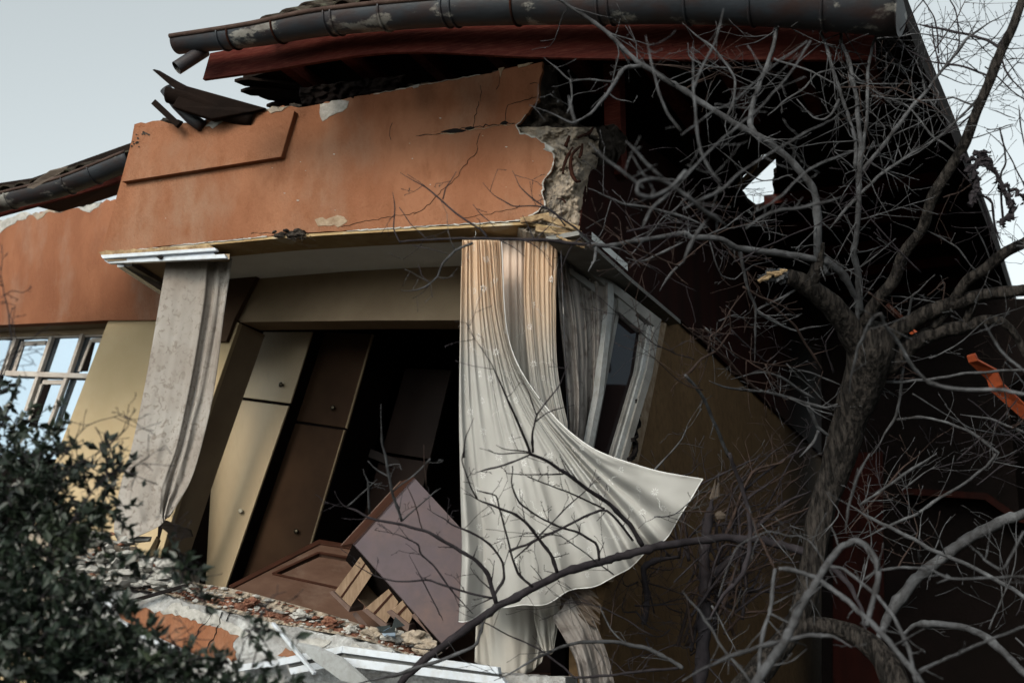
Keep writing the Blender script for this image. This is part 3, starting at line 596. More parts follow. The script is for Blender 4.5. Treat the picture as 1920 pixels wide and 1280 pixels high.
slab('soffit_deck', H(ZW), [(-200, 500), (-40, 398), (40, 372), (120, 362), (250, 330), (250, 360), (180, 390), (150, 398)] + jag([(108, 398), (85, 386), (62, 385), (0, 400)], 2, 8, 4)[1:-1] + [(-60, 430)], .05, M['darkwood'], wing) if False else None
mb = MB(); prism(mb, [A[i] + Vector((0, .02, .03)) for i in (2, 3)] + [P(260, 352, 12.2), P(190, 376, 12.2), P(112, 398, 12.0), P(70, 388, 11.2)], [A[i] + Vector((0, .02, .08)) for i in (2, 3)] + [P(260, 352, 12.2) + Vector((0, 0, .06)), P(190, 376, 12.2) + Vector((0, 0, .06)), P(112, 398, 12.0) + Vector((0, 0, .06)), P(70, 388, 11.2) + Vector((0, 0, .06))])
fix_normals(mb.build('soffit_deck', M['darkwood'], wing))
mb = MB(); tiles(mb, P(-200, 405, 10.95) + SD * .05, P(60, 346, 10.5) + SD * .05, SD, .40, 3, gap=()); tiles(mb, P(60, 346, 10.5) + SD * .04, P(262, 285, 10.2) + SD * .04, SD, .62, 4, r=.065)
mb.build('roof_tiles', M['tile'], wing)
mb = MB(); prism(mb, [P(*p) for p in ((-200, 392, 11.2), (0, 343, 10.9), (60, 334, 10.8), (245, 268, 10.6), (245, 300, 10.5), (60, 350, 10.6), (0, 362, 10.75), (-200, 410, 11.0))], [P(*p) + Vector((0, .5, .1)) for p in ((-200, 392, 11.2), (0, 343, 10.9), (60, 334, 10.8), (245, 268, 10.6), (245, 300, 10.5), (60, 350, 10.6), (0, 362, 10.75), (-200, 410, 11.0))])
fix_normals(mb.build('roof_slope', M['darkwood'], wing))
lb = MB(); prism(lb, [P(*p) for p in ((50, 352, 10.15), (92, 322, 10.15), (126, 314, 10.15), (118, 322, 10.15), (62, 354, 10.12))], [P(*p) + Vector((0, .02, .02)) for p in ((50, 352, 10.15), (92, 322, 10.15), (126, 314, 10.15), (118, 322, 10.15), (62, 354, 10.12))])
tag(fix_normals(lb.build('loose_board', M['oldwood'])), 'pale splintered board lying across the gutter of the left wing', 'board')

# ------------------------------------------------------------------ dark building closing the yard on the right
RW = F.off(6.5)
c0 = RW.at(1556, 1100); c0.z = 0
out_ = thing('dark_annex', 'red annex with deep shade put into its colours, standing behind the tree at the far right', 'building', c0)
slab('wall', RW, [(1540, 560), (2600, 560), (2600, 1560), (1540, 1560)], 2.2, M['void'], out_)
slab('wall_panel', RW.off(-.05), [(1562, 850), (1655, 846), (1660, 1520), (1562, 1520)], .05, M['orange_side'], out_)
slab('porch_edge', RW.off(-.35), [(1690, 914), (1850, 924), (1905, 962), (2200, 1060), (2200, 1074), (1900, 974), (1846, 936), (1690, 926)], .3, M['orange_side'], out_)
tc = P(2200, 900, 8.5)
hbox('side_wall', Vector((tc.x, 5.0, -.1)), Vector((.25, 0, 0)), Vector((.9, 11, 0)), Vector((0, 0, 4.4)), 'void', out_)  # added wall out of view, cuts horizon light from the right

# ------------------------------------------------------------------ loose pieces on the broken eaves
t1 = thing('fallen_gutter_section', 'dark broken length of gutter lying over the orange parapet', 'gutter', P(420, 215, 9.3))
pipe_half('trough', [(318, 172, 9.3, .085), (350, 180, 9.28, .09), (400, 198, 9.25, .09), (480, 222, 9.2, .08)], 'darkwood', t1, n=24)
mb = MB(); prism(mb, [P(*p) for p in ((322, 200, 9.2), (346, 160, 9.2), (500, 203, 9.1), (470, 210, 9.1), (396, 224, 9.15))], [P(*p) + Vector((0, .12, .03)) for p in ((322, 200, 9.2), (346, 160, 9.2), (500, 203, 9.1), (470, 210, 9.1), (396, 224, 9.15))])
bevel(fix_normals(mb.build('bent_side', M['darkwood'], t1)), .01)
def single(name, mb, m, label, cat, group=None, smooth=False, bev=0):
    o = mb.build(name, M[m], None, smooth); fix_normals(o)
    if bev: bevel(o, bev)
    return tag(o, label, cat, group)
mb = MB(); pts_ = [(285, 131, 9.3), (296, 134, 9.3), (330, 154, 9.3), (372, 176, 9.25), (362, 186, 9.25), (322, 163, 9.28)]; prism(mb, [P(*p) for p in pts_], [P(*p) + Vector((0, .05, .03)) for p in pts_])
single('pointed_board', mb, 'darkwood', 'pointed dark board jutting highest into the sky beside the fallen gutter', 'board', bev=.004)
mb = MB(); tube(mb, [P(310, 166, 9.4), P(332, 196, 9.4), P(358, 222, 9.35), P(378, 236, 9.3)], .045, 14); 
single('loose_downpipe', mb, 'gutter', 'short grey downpipe leaning against the parapet top', 'pipe', smooth=True)
mb = MB(); beam(mb, P(289, 192, 9.4), P(336, 236, 9.3), .035, .045); single('loose_batten', mb, 'darkwood', 'thin dark batten standing nearest the parapet corner', 'board', bev=.003)
mb = MB(); pts_ = [(1812, 668, 5.9), (1828, 664, 5.9), (1834, 676, 5.9), (1868, 694, 6), (1880, 720, 6.0), (1925, 762, 6.1), (1990, 840, 6.2), (1980, 860, 6.2), (1920, 788, 6.1), (1856, 732, 6), (1850, 712, 6), (1816, 680, 5.9)]
D7 = 8.6 / 6; prism(mb, [P(x, y, d * D7) for x, y, d in pts_], [P(x, y, d * D7) + Vector((.02, .04, .02)) for x, y, d in pts_])
single('orange_board', mb, 'orangeboard', 'bright orange snapped board hanging at the right edge', 'board', bev=.004)
mb = MB(); beam(mb, P(1705, 618, 8.9), P(1726, 632, 8.8), .05, .03); single('orange_scrap', mb, 'orangeboard', 'small orange scrap of board glimpsed between the two right limbs', 'board', bev=.003)
mb = MB(); beam(mb, P(1662, 572, 9.2), P(1690, 596, 9.2), .03, .03); single('orange_scrap', mb, 'rust', 'thin rusty sliver just above the tree fork', 'board')

# ------------------------------------------------------------------ plastic window-track pieces on the left of the bay
tr = thing('window_track', 'white plastic window track hanging under the left end of the orange beam', 'window track', F.at(300, 480))
def bars(name, pl, quads, m, par, offs):
    for qd, of in zip(quads, offs): bevel(slab(name, pl.off(of), qd, .035, M[m], par), .004)
bars('track_rail', F, ([(188, 478), (402, 464), (406, 470), (192, 485)], [(194, 487), (400, 473), (406, 480), (200, 492)], [(200, 492), (420, 476), (424, 484), (204, 494)]), 'pvc', tr, (-.05, -.02, -.04))
slab('track_groove', F.off(-.012), [(200, 484), (400, 470), (402, 476), (202, 490)], .02, M['greyframe'], tr); slab('hole', F.off(-.022), jag([(214, 482), (240, 480), (236, 485), (216, 487), (214, 482)], 1, 5, 3)[:-1], .01, M['black'], tr)
slab('hole', F.off(-.056), jag([(292, 481), (300, 479), (306, 481), (300, 486), (292, 481)], 1, 3, 3)[:-1], .01, M['black'], tr)
slab('foam_strip', F.off(-.03), jag([(184, 472), (300, 464), (396, 460), (402, 466)], 2, 8, 6) + [(300, 470), (192, 479)], .03, M['splinter'], tr)
sr = thing('side_track', 'grey window rail receding under the left end of the beam', 'window track', P(270, 520, 9.6))
mb = MB(); beam(mb, P(226, 494, 9.4), P(304, 545, 10.3), .05, .05); mb.build('rail', M['pvc'], sr); mb = MB(); beam(mb, P(240, 494, 9.4), P(306, 532, 10.3), .06, .04); mb.build('inner_rail', M['greyframe'], sr)
mb = MB(); prism(mb, [P(200, 489, 9.42), P(430, 486, 9.1), P(430, 500, 9.7), P(306, 530, 10.35)], [p + Vector((0, 0, .04)) for p in (P(200, 489, 9.42), P(430, 486, 9.1), P(430, 500, 9.7), P(306, 530, 10.35))]); fix_normals(mb.build('end_soffit', M['inner'], house))

# ------------------------------------------------------------------ wardrobes
wp = F.off(1.62)
def knob(px, py, pl, m, par):
    c = pl.at(px, py); mb = MB(); tube(mb, [c, c + F.n * .018, c + F.n * .03, c + F.n * .038], [.010, .009, .022, .012], 12); mb.build('knob', M[m], par, True)
wa = thing('cream_wardrobe', 'tall cream wardrobe leaning right behind the left jamb', 'wardrobe', wp.at(390, 1090))
ud = slab('upper_door', wp, [(494, 622), (586, 622), (544, 756), (452, 744)], .02, M['ylam'], wa, bev=.004); ld_ = slab('lower_door', wp, [(449, 749), (541, 761), (420, 1110), (330, 1110)], .02, M['ylam'], wa, bev=.004)
slab('carcass', wp.off(.024), [(490, 618), (590, 618), (545, 757), (424, 1110), (326, 1110), (452, 748)], .5, M['void'], wa)
knob(530, 722, wp, 'knob', ud); knob(455, 958, wp, 'knobw', ld_)
wp2 = F.off(1.80)
wb = thing('tan_wardrobe', 'darker tan wardrobe leaning right beside the cream one', 'wardrobe', wp2.at(560, 1050))
ud = slab('upper_door', wp2, [(590, 622), (697, 626), (647, 802), (540, 786)], .02, M['ydark'], wb, bev=.004); ld_ = slab('lower_door', wp2, [(537, 791), (644, 806), (560, 1090), (430, 1090)], .02, M['ydark'], wb, bev=.004)
slab('door_edge', wp2.off(-.002), [(697, 626), (700, 627), (650, 803), (647, 802)], .02, M['tanedge'], wb); slab('door_edge', wp2.off(-.002), [(644, 806), (647, 806), (563, 1090), (560, 1090)], .02, M['tanedge'], wb); slab('carcass', wp2.off(.024), [(590, 618), (700, 620), (652, 804), (565, 1090), (430, 1090), (540, 788)], .5, M['void'], wb); knob(559, 996, wp2, 'knob', ld_); knob(627, 765, wp2, 'knob', ud)
wp3 = F.off(2.35)
wc = thing('brown_wardrobe', 'dim brown wardrobe deep in the room behind the cabinet', 'wardrobe', wp3.at(780, 1000))
slab('upper_door', wp3, [(760, 690), (846, 694), (806, 860), (716, 846)], .02, M['brownlam'], wc); slab('lower_door', wp3, [(714, 852), (804, 866), (770, 1010), (670, 1010)], .02, M['brownlam'], wc)
mb = MB(); beam(mb, P(636, 826, 10.9), P(770, 880, 10.8), .04, .07); single('fallen_plank', mb, 'brownlam', 'brown plank slanting across the dark room', 'plank')

# fallen door
o1, o2, o3, o4 = P(428, 1100, 9.15), P(600, 1012, 9.9), P(900, 1066, 9.6), P(800, 1232, 8.62)
dn = (o2 - o1).cross(o4 - o1).normalized()
if dn.z < 0: dn = -dn
DP = Plane(o1, dn)
fd = thing('fallen_door', 'brown panelled door lying flat on the rubble inside the sill', 'door', o1)
def dslab(name, poly, th, m, off=0, holes=(), par=fd):
    mb = MB(); fr = [DP.at(*p) + dn * off for p in poly]; hs_ = [([DP.at(*p) + dn * off for p in h], [DP.at(*p) + dn * (off - th) for p in h]) for h in holes]
    prism(mb, fr, [p - dn * th for p in fr], hs_); o = mb.build(name, M[m], par); fix_normals(o); bevel(o, .005); return o
inset = [(512, 1076), (598, 1036), (700, 1054), (690, 1110), (640, 1104)]
dslab('leaf', [(428, 1100), (598, 1013), (860, 1056), (900, 1250), (800, 1228), (650, 1172)], .035, 'door', holes=[inset])
dslab('edge_strip', [(428, 1100), (598, 1013), (860, 1056), (862, 1062), (600, 1021), (436, 1104)], .05, 'doordark', off=.014)
dslab('panel', [(518, 1076), (599, 1039), (696, 1056), (686, 1106), (640, 1100)], .02, 'door', off=-.018)

for a_, b_ in zip(inset, inset[1:] + inset[:1]):
    mb = MB(); beam(mb, DP.at(*a_) + dn * .002, DP.at(*b_) + dn * .002, .022, .012, dn); mb.build('moulding', M['doordark'], fd)
# overturned cabinet and its drawers
CPn = thing('overturned_cabinet', 'overturned purple-brown cabinet with its side facing the street', 'cabinet', P(780, 1190, 8.5))
a, b, c, d = P(776, 894, 8.75), P(662, 1018, 8.45), P(838, 1216, 8.2), P(960, 1090, 8.6)
nn = (b - a).cross(d - a).normalized()
if nn.y > 0: nn = -nn
mb = MB(); prism(mb, [a, b, c, a + (c - b)], [p - nn * .02 for p in (a, b, c, a + (c - b))]); bevel(fix_normals(mb.build('side_panel', M['purple'], CPn)), .003)
mb = MB(); e = P(640, 1022, 8.75) - b; prism(mb, [a, b, b + e, a + e], [p + (c - b).normalized() * .02 for p in (a, b, b + e, a + e)]); fix_normals(mb.build('top_board', M['doordark'], CPn))
mb = MB(); beam(mb, a + e + nn * .002, b + e + nn * .002, .008, .008); mb.build('edge_trim', M['front'], CPn)
mb = MB(); k = (c - b).normalized(); prism(mb, [b - nn * .03, c - nn * .03, c - nn * .4, b - nn * .4], [p + (a - b).normalized() * .02 for p in (b - nn * .03, c - nn * .03, c - nn * .4, b - nn * .4)]); fix_normals(mb.build('bottom_board', M['void'], CPn))
mb = MB(); prism(mb, [P(758, 1166, 8.28), P(768, 1162, 8.28), P(812, 1184, 8.2), P(818, 1196, 8.2), P(810, 1190, 8.2)], [P(758, 1166, 8.4), P(768, 1162, 8.4), P(812, 1184, 8.3), P(818, 1196, 8.3), P(810, 1190, 8.3)]); 
def drawer(lbl, sidepoly, frontpoly, dd, grv):
    t = thing('drawer', lbl, 'drawer', P(*frontpoly[0], dd), 'drawers sliding out of the cabinet')
    def qd(name, poly, m, d0, th, dz=Vector((0, 1, .15))):
        mb = MB(); fr = [P(x, y, d0) for x, y in poly]; prism(mb, fr, [p + dz.normalized() * th for p in fr]); o = mb.build(name, M[m], t); fix_normals(o); bevel(o, .003); return o
    qd('side', sidepoly, 'pine', dd, .012); qd('groove', grv, 'doordark', dd - .004, .006)
    qd('front_board', frontpoly, 'front', dd - .015, .20, Vector((.35, .9, .1)))
    sp = [(x + 42, y + 12) for x, y in sidepoly]; qd('side', sp, 'pine', dd + .28, .012)
    mb = MB(); A = [P(sidepoly[0][0] + 2, sidepoly[0][1], dd + .01), P(sidepoly[1][0] + 2, sidepoly[1][1], dd + .01), P(sp[1][0], sp[1][1], dd + .28), P(sp[0][0], sp[0][1], dd + .28)]
    prism(mb, A, [p + Vector((0, .005, -.01)) for p in A]); fix_normals(mb.build('bottom', M['front'], t)); return t
drawer('uppermost raw pine drawer sliding out left of the cabinet', [(628, 1108), (678, 1040), (705, 1066), (657, 1138)], [(617, 1110), (622, 1107), (657, 1138), (654, 1147)], 8.50, [(638, 1118), (688, 1049), (690, 1051), (641, 1121)])
drawer('middle raw pine drawer with its front against the rubble', [(682, 1142), (736, 1097), (754, 1116), (722, 1172)], [(678, 1143), (686, 1140), (726, 1170), (722, 1180)], 8.42, [(698, 1150), (739, 1105), (742, 1108), (702, 1153)])
drawer('lowest raw pine drawer nearest the wall top', [(730, 1146), (758, 1122), (778, 1146), (766, 1172)], [(724, 1146), (732, 1142), (768, 1170), (765, 1186)], 8.34, [(743, 1152), (762, 1132), (765, 1135), (747, 1156)])
mb = MB(); prism(mb, [P(x, y, 8.30) for x, y in ((771, 1154), (778, 1148), (811, 1183), (806, 1190))], [P(x, y, 8.42) for x, y in ((771, 1154), (778, 1148), (811, 1183), (806, 1190))]); bevel(fix_normals(mb.build('drawer_rail', M['front'], CPn)), .003)
mb = MB(); prism(mb, [P(x, y, 8.55) for x, y in ((660, 1150), (668, 1146), (690, 1172), (680, 1176))], [P(x, y, 8.7) for x, y in ((660, 1150), (668, 1146), (690, 1172), (680, 1176))]); single('loose_board', mb, 'front', 'loose grey-brown drawer front lying between the upper drawers', 'board', bev=.003)

# ------------------------------------------------------------------ side window
WN = Plane(P(1160, 620, 8.75), (math.cos(R(42)), -math.sin(R(42)), .0))
sw = thing('side_window', 'grey plastic side window twisted open beside the lace curtain', 'window', WN.at(1130, 1120))
def fr(name, quad, off, m='greyframe', th=.05): return bevel(slab(name, WN.off(off), quad, th, M[m], sw), .004)
fr('head_rail', [(1046, 462), (1062, 462), (1242, 600), (1228, 612)], .0); fr('head_rail', [(1060, 478), (1070, 476), (1206, 588), (1216, 604)], .02)
fr('head_rail', [(1068, 500), (1148, 556), (1148, 572), (1068, 512)], .035)
fr('jamb_post', [(1240, 600), (1228, 606), (1213, 690), (1163, 870), (1112, 1080), (1106, 1140), (1118, 1140), (1174, 870), (1224, 700)], .0)
fr('jamb_post', [(1226, 606), (1217, 610), (1203, 690), (1152, 866), (1100, 1080), (1108, 1080), (1161, 868), (1211, 694)], .015, 'greyframe2')
fr('mullion', [(1140, 528), (1150, 532), (1152, 560), (1132, 740), (1108, 862), (1098, 860), (1122, 740), (1140, 580)], -.01, 'greyframe2')
fr('mullion', [(1152, 536), (1160, 542), (1145, 640), (1109, 848), (1103, 846), (1132, 680), (1148, 572)], .03)
fr('sash_rail', [(1160, 552), (1196, 582), (1192, 592), (1208, 606), (1204, 622), (1160, 584)], .01)
fr('sash_post', [(1214, 606), (1206, 614), (1194, 696), (1143, 866), (1092, 1080), (1099, 1080), (1150, 866), (1201, 698)], .03, 'greyframe')
fr('sash_post', [(1160, 566), (1165, 569), (1143, 690), (1112, 852), (1109, 851), (1138, 680)], .035, 'greyframe')
slab('window_pane', WN.off(.06), [(1150, 560), (1215, 604), (1150, 870), (1100, 1080), (1060, 1080), (1100, 850)], .01, M['darkpane'], sw)
# interior lining of the window bay so nothing shows through
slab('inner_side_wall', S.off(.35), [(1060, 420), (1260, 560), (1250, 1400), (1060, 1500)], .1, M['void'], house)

# ------------------------------------------------------------------ curtains
def curtain(name, cols, base, m, label=None, nu=90, nv=110, nf=9, amp=.03, amp0=1, seed=1, parent=None, tilt=0, dfn=None, lat=2.0, th=.0015, cat='curtain', gather=True, fw=None, hw=0):
    k = len(cols); cs = [spline(c, nv) for c in cols]; grid = []
    rnd = random.Random(seed); ph = [rnd.uniform(0, 6.28) for _ in range(4)]
    for j in range(nv):
        row = spline([cs[i][j] for i in range(k)], nu); v = j / (nv - 1); g_ = []
        for i in range(nu):
            u = i / (nu - 1); uu = u + .035 * math.sin(7 * u + ph[0]) + .015 * math.sin(17 * u + ph[1]) + .02 * math.sin(3 * v + 5 * u + ph[2])
            wv1 = math.sin(2 * math.pi * nf * (uu + .05 * v * math.sin(4 * u + seed))); hi = (1 - abs(math.sin(2 * math.pi * nf * 1.15 * uu + ph[2])) ** .8) * (.22 + .42 * abs(math.sin(11 * u + ph[3])))
            lo_ = .75 * math.sin(2 * math.pi * nf * .37 * uu + ph[3] + .8 * v) + .55 * wv1 * (.65 + .45 * math.sin(9 * u + ph[0])) + .25 * (1 - abs(math.sin(math.pi * nf * .8 * uu + ph[1])) ** .5)
            k_ = smoothstep(.15, .75, v) if gather else 0; f = hi * (1 - k_) + lo_ * (.35 + .65 * k_ if gather else 1) + .15 * math.sin(2 * math.pi * nf * 2.3 * uu + ph[1] + v) * (1 - .8 * k_)
            am = amp * (fw(u, v) if fw else 1); x, y = row[i]; y += hw * (math.sin(23 * u + 1) + .6 * math.sin(41 * u)) * smoothstep(.86, 1, v) * (1 - smoothstep(.85, 1, u)); y += hw * .8 * math.sin(9 * v) * smoothstep(.8, 1, u) * smoothstep(.3, .6, v)
            d = base - (y - 450) * .00083 + tilt * u - am * f + (dfn(u, v) if dfn else 0) + .006 * noise.noise(Vector((u * 14, v * 9, seed))) + .05 * smoothstep(.25, .9, v) * noise.noise(Vector((u * 4.5 - v * 3, v * 4 + u * 2, seed + 3))) + .018 * smoothstep(.2, .8, v) * noise.noise(Vector((u * 11 - v * 8, v * 7 + u * 6, seed + 7)))
            g_.append(P(x + lat * math.cos(2 * math.pi * nf * uu) * (1 if 0 < i < nu - 1 else 0) * (1 - .7 * v), y, d))
        grid.append(g_)
    mb = MB(); mb.v = [p for r_ in grid for p in r_]; mb.f = [(j * nu + i, j * nu + i + 1, (j + 1) * nu + i + 1, (j + 1) * nu + i) for j in range(nv - 1) for i in range(nu - 1)]; mb.mi = [0] * len(mb.f)
    o = mb.build(name, M[m], parent, True); o.modifiers.new('cloth', 'SOLIDIFY').thickness = th
    if label: tag(o, label, cat)
    return o, grid
# front drape blown out to the right
fc = [[(868, 450), (864, 600), (861, 760), (863, 900), (866, 1040), (860, 1160)],
      [(888, 450), (890, 600), (902, 750), (925, 900), (944, 1020), (950, 1138)],
      [(906, 450), (918, 600), (948, 745), (995, 880), (1030, 1000), (1056, 1118)],
      [(920, 450), (936, 610), (980, 745), (1058, 870), (1128, 985), (1166, 1070)],
      [(932, 450), (948, 630), (1004, 752), (1092, 856), (1184, 940), (1246, 1006)],
      [(940, 450), (955, 640), (1020, 758), (1100, 836), (1206, 872), (1318, 896)]]
blow = lambda u, v: -.75 * u * smoothstep(.3, 1, v) - .10 * math.sin(v * 3) * u + .035 * math.sin(9 * v - 5 * u) * smoothstep(.3, .9, v) * u
lt = thing('lace_curtain', 'white embroidered lace curtain with warm light painted into its top, blown out to the right', 'curtain', P(960, 1150, 8.1))
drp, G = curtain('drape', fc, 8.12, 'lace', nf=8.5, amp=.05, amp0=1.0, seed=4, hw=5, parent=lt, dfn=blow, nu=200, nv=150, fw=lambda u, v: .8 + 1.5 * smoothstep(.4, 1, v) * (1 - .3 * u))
mb = MB(); h_ = [p for p in G[-1]]; tube(mb, h_, .0035, 5); mb.build('hem', M['embroid'], drp, True)
mb = MB(); tube(mb, [r_[-1] for r_ in G], .003, 5); mb.build('side_hem', M['embroid'], drp, True)
def flowers(G, spots, par, seed=2):
    rnd = random.Random(seed); nv, nu = len(G), len(G[0]); mb = MB()
    for (u, v) in spots:
        i = min(nu - 3, max(2, int(u * nu))); j = min(nv - 3, max(2, int(v * nv))); p = G[j][i]
        tx = (G[j][i + 2] - G[j][i - 2]).normalized(); ty = (G[j + 2][i] - G[j - 2][i]).normalized(); nn_ = tx.cross(ty).normalized()
        if nn_.dot(CAM - p) < 0: nn_ = -nn_
        ty = nn_.cross(tx); c = p + nn_ * .004; a0 = rnd.random()
        for k in range(8):
            an = a0 + k * math.pi / 4; dr = tx * math.cos(an) + ty * math.sin(an); sd = tx * -math.sin(an) + ty * math.cos(an); l_ = .025 * rnd.uniform(.85, 1.15)
            mb.add([c + dr * .006, c + dr * l_ * .6 + sd * .0026, c + dr * l_, c + dr * l_ * .6 - sd * .0026], [(0, 1, 2, 3)])
        an = rnd.random() * 6; dr = tx * math.cos(an) + ty * math.sin(an); sd = nn_.cross(dr)
        for k in range(7):
            s0 = c + dr * (.035 + k * .011) + sd * .006 * math.sin(k); mb.add([s0, s0 + dr * .006 + sd * .002, s0 + dr * .010, s0 + dr * .006 - sd * .001], [(0, 1, 2, 3)])
    return mb.build('embroidery', M['embroid'], par)
rnd = random.Random(12)
sp = []
for j in range(13):
    for i in range(7): sp.append(((i + .5 + .35 * (j % 2) + rnd.uniform(-.25, .25)) / 7.4, (j + .5 + rnd.uniform(-.3, .3)) / 13.3))
flowers(G, sp, drp)
# second width of the same lace, hanging straight
bc = [[(984, 450), (982, 560), (992, 700), (1004, 790), (1020, 900), (1010, 1100)], [(1000, 450), (1000, 570), (1010, 700), (1030, 800), (1040, 900), (1030, 1100)], [(1022, 450), (1022, 570), (1030, 700), (1050, 800), (1060, 900), (1050, 1100)], [(1046, 452), (1042, 570), (1046, 700), (1072, 830), (1084, 900), (1070, 1100)]]
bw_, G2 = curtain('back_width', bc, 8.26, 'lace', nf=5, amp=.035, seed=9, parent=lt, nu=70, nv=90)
flowers(G2, [(rnd.random() * .9, (j + rnd.random()) / 16) for j in range(13)], bw_, 5)
lc = [[(900, 450), (906, 640), (905, 850), (897, 1050), (890, 1240)], [(940, 450), (945, 640), (950, 850), (935, 1050), (936, 1264)], [(985, 450), (990, 640), (1005, 850), (1010, 1050), (988, 1262)], [(1035, 452), (1040, 640), (1050, 850), (1058, 1050), (1016, 1240)]]
curtain('lining', lc, 8.42, 'liner', 'plain cream lining hanging below the lace down to the sill', nf=4, amp=.04, seed=21, nu=70, nv=90)
lc2 = [[(998, 1050), (1000, 1110), (1002, 1160), (1016, 1222)], [(1020, 1050), (1026, 1110), (1030, 1160), (1032, 1226)], [(1056, 1050), (1054, 1110), (1048, 1160), (1038, 1220)]]
curtain('curtain_strip', lc2, 8.30, 'liner', 'narrow pointed strip of cream cloth hanging right of the lining', nf=1.3, amp=.03, seed=22, nu=30, nv=40)
dr = [[(1042, 470), (1050, 600), (1066, 760), (1068, 850)], [(1060, 480), (1080, 600), (1088, 760), (1082, 860)], [(1088, 500), (1104, 620), (1104, 760), (1096, 870)], [(1140, 534), (1138, 620), (1124, 740), (1106, 860)]]
curtain('grey_drape', dr, 8.48, 'velvet2', 'grey mottled drape hanging between lace curtain and side window', nf=4, amp=.05, seed=31, nu=70, nv=60, tilt=.35)
dl = [[(1036, 1160), (1060, 1200), (1080, 1240), (1090, 1300)], [(1060, 1130), (1090, 1180), (1110, 1240), (1120, 1300)], [(1078, 1110), (1112, 1160), (1140, 1230), (1156, 1300)]]
curtain('sagging_drape', dl, 7.98, 'velvet2', 'sagging bundle of grey drape below the side window', nf=3, amp=.07, seed=32, nu=50, nv=40)
# tall mottled drape on the left
ld = [[(312, 488), (300, 560), (272, 720), (244, 850), (226, 910), (214, 985), (222, 1018)], [(345, 488), (336, 560), (312, 720), (285, 850), (262, 910), (248, 975), (252, 1008)], [(385, 486), (375, 580), (350, 730), (325, 840), (300, 910), (296, 960), (300, 985)], [(408, 486), (398, 580), (374, 720), (352, 820), (330, 900), (312, 955), (308, 975)], [(436, 484), (420, 590), (408, 690), (392, 780), (362, 890), (330, 950), (318, 968)]]
_, GL = curtain('mottled_drape', ld, 9.42, 'velvet', 'tall mottled grey-brown drape hanging at the left end of the bay', nf=2.6, amp=.05, seed=41, nu=100, nv=120, tilt=-.12, lat=2, gather=False, fw=lambda u, v: .25 + 1.0 * smoothstep(.35, .8, u), dfn=lambda u, v: -.10 * math.sin(math.pi * u) * smoothstep(.5, 1, v))
# drawstring
mb = MB(); tube(mb, [P(1052, 470, 8.02), P(1057, 600, 7.9), P(1066, 812, 7.72)], .004, 5); single('cord', mb, 'gutter', 'thin straight cord hanging down beside the lace curtain', 'cord', smooth=True)

# ------------------------------------------------------------------ torn window frames lying under the sill
pf = thing('fallen_window_frame', 'white plastic window frame fallen across the foot of the sill wall', 'window frame', F.off(-.2).at(720, 1260))
def rail(name, pts, wd, m='pvc', par=pf, d=8.0, off=0):
    """a stepped plastic profile along a polyline"""
    for k, (dy, w2, dd) in enumerate(((0, wd, 0), (wd * .62, wd * .35, -.03), (-wd * .62, wd * .35, .03))):
        mb = MB(); A = []; B = []
        for (x, y, d_) in pts: A.append((x, y + dy / 3.5 * 1000 * .001 - w2 / 2, d_ + dd + off)); B.append((x, y + dy / 3.5 * 1000 * .001 + w2 / 2, d_ + dd + off))
        fr_ = [P(*p) for p in A] + [P(*p) for p in reversed(B)]; prism(mb, fr_, [p + Vector((0, .05, .01)) for p in fr_]); o = mb.build(name, M[m], par); fix_normals(o); bevel(o, .004)
for nm, q_, d_, m_ in (('outer_rail', [(643, 1210), (933, 1250), (935, 1263), (640, 1223)], .20, 'pvc'), ('groove', [(640, 1223), (935, 1263), (936, 1270), (638, 1232)], .16, 'greyframe'), ('outer_rail', [(637, 1231), (940, 1269), (952, 1286), (634, 1247)], .23, 'pvc'), ('outer_rail', [(643, 1210), (560, 1226), (500, 1240), (505, 1251), (560, 1240), (640, 1223)], .19, 'pvc'), ('inner_rail', [(637, 1231), (540, 1252), (545, 1264), (634, 1247)], .17, 'pvc'), ('inner_rail', [(440, 1246), (520, 1236), (524, 1246), (446, 1258)], .10, 'pvc'), ('groove', [(640, 1224), (540, 1244), (542, 1250), (638, 1232)], .15, 'greyframe')):
    mb = MB(); fr_ = [F.off(-d_).at(x, y) for x, y in q_]; prism(mb, fr_, [p - F.n * .05 for p in fr_]); bevel(fix_normals(mb.build(nm, M[m_], pf)), .004)
s1 = MB(); beam(s1, F.off(-.10).at(512, 1168), F.off(-.32).at(590, 1262), .024, .02); single('plastic_strip', s1, 'pvc', 'thin white strip leaning steeply against the sill wall', 'strip', bev=.004)
s1 = MB(); pp = [(556, 1208, 7.75), (590, 1214, 7.75), (640, 1236, 7.7), (700, 1290, 7.65), (640, 1276, 7.7), (590, 1240, 7.75)]; prism(s1, [F.off(-.34).at(*p[:2]) for p in pp], [F.off(-.34).at(*p[:2]) + Vector((.01, .02, .015)) for p in pp]); single('bent_sheet', s1, 'greyframe2', 'bent grey-white blade of sheet pointing at the lower right', 'sheet', bev=.003)
s1 = MB(); beam(s1, F.off(-.08).at(216, 1164), F.off(-.08).at(362, 1232), .045, .04); single('plastic_rail', s1, 'pvc', 'white rail slanting down across the orange patch of sill wall', 'rail', bev=.005)
s1 = MB(); beam(s1, F.off(-.08).at(175, 1104), F.off(-.08).at(216, 1140), .08, .05); single('plastic_block', s1, 'pvc', 'short pale plastic offcut at the left end of the sill', 'rail', bev=.005)
s1 = MB(); beam(s1, F.off(-.10).at(206, 1138), F.off(-.02).at(352, 1096), .022, .022); single('black_rod', s1, 'black', 'thin black rod resting on the broken brick course', 'rod')
s1 = MB(); beam(s1, P(258, 1036, 8.9), P(294, 1078, 8.8), .07, .03); single('grey_strip', s1, 'greyframe', 'dull grey metal strip leaning at the foot of the left jamb', 'strip', bev=.004)
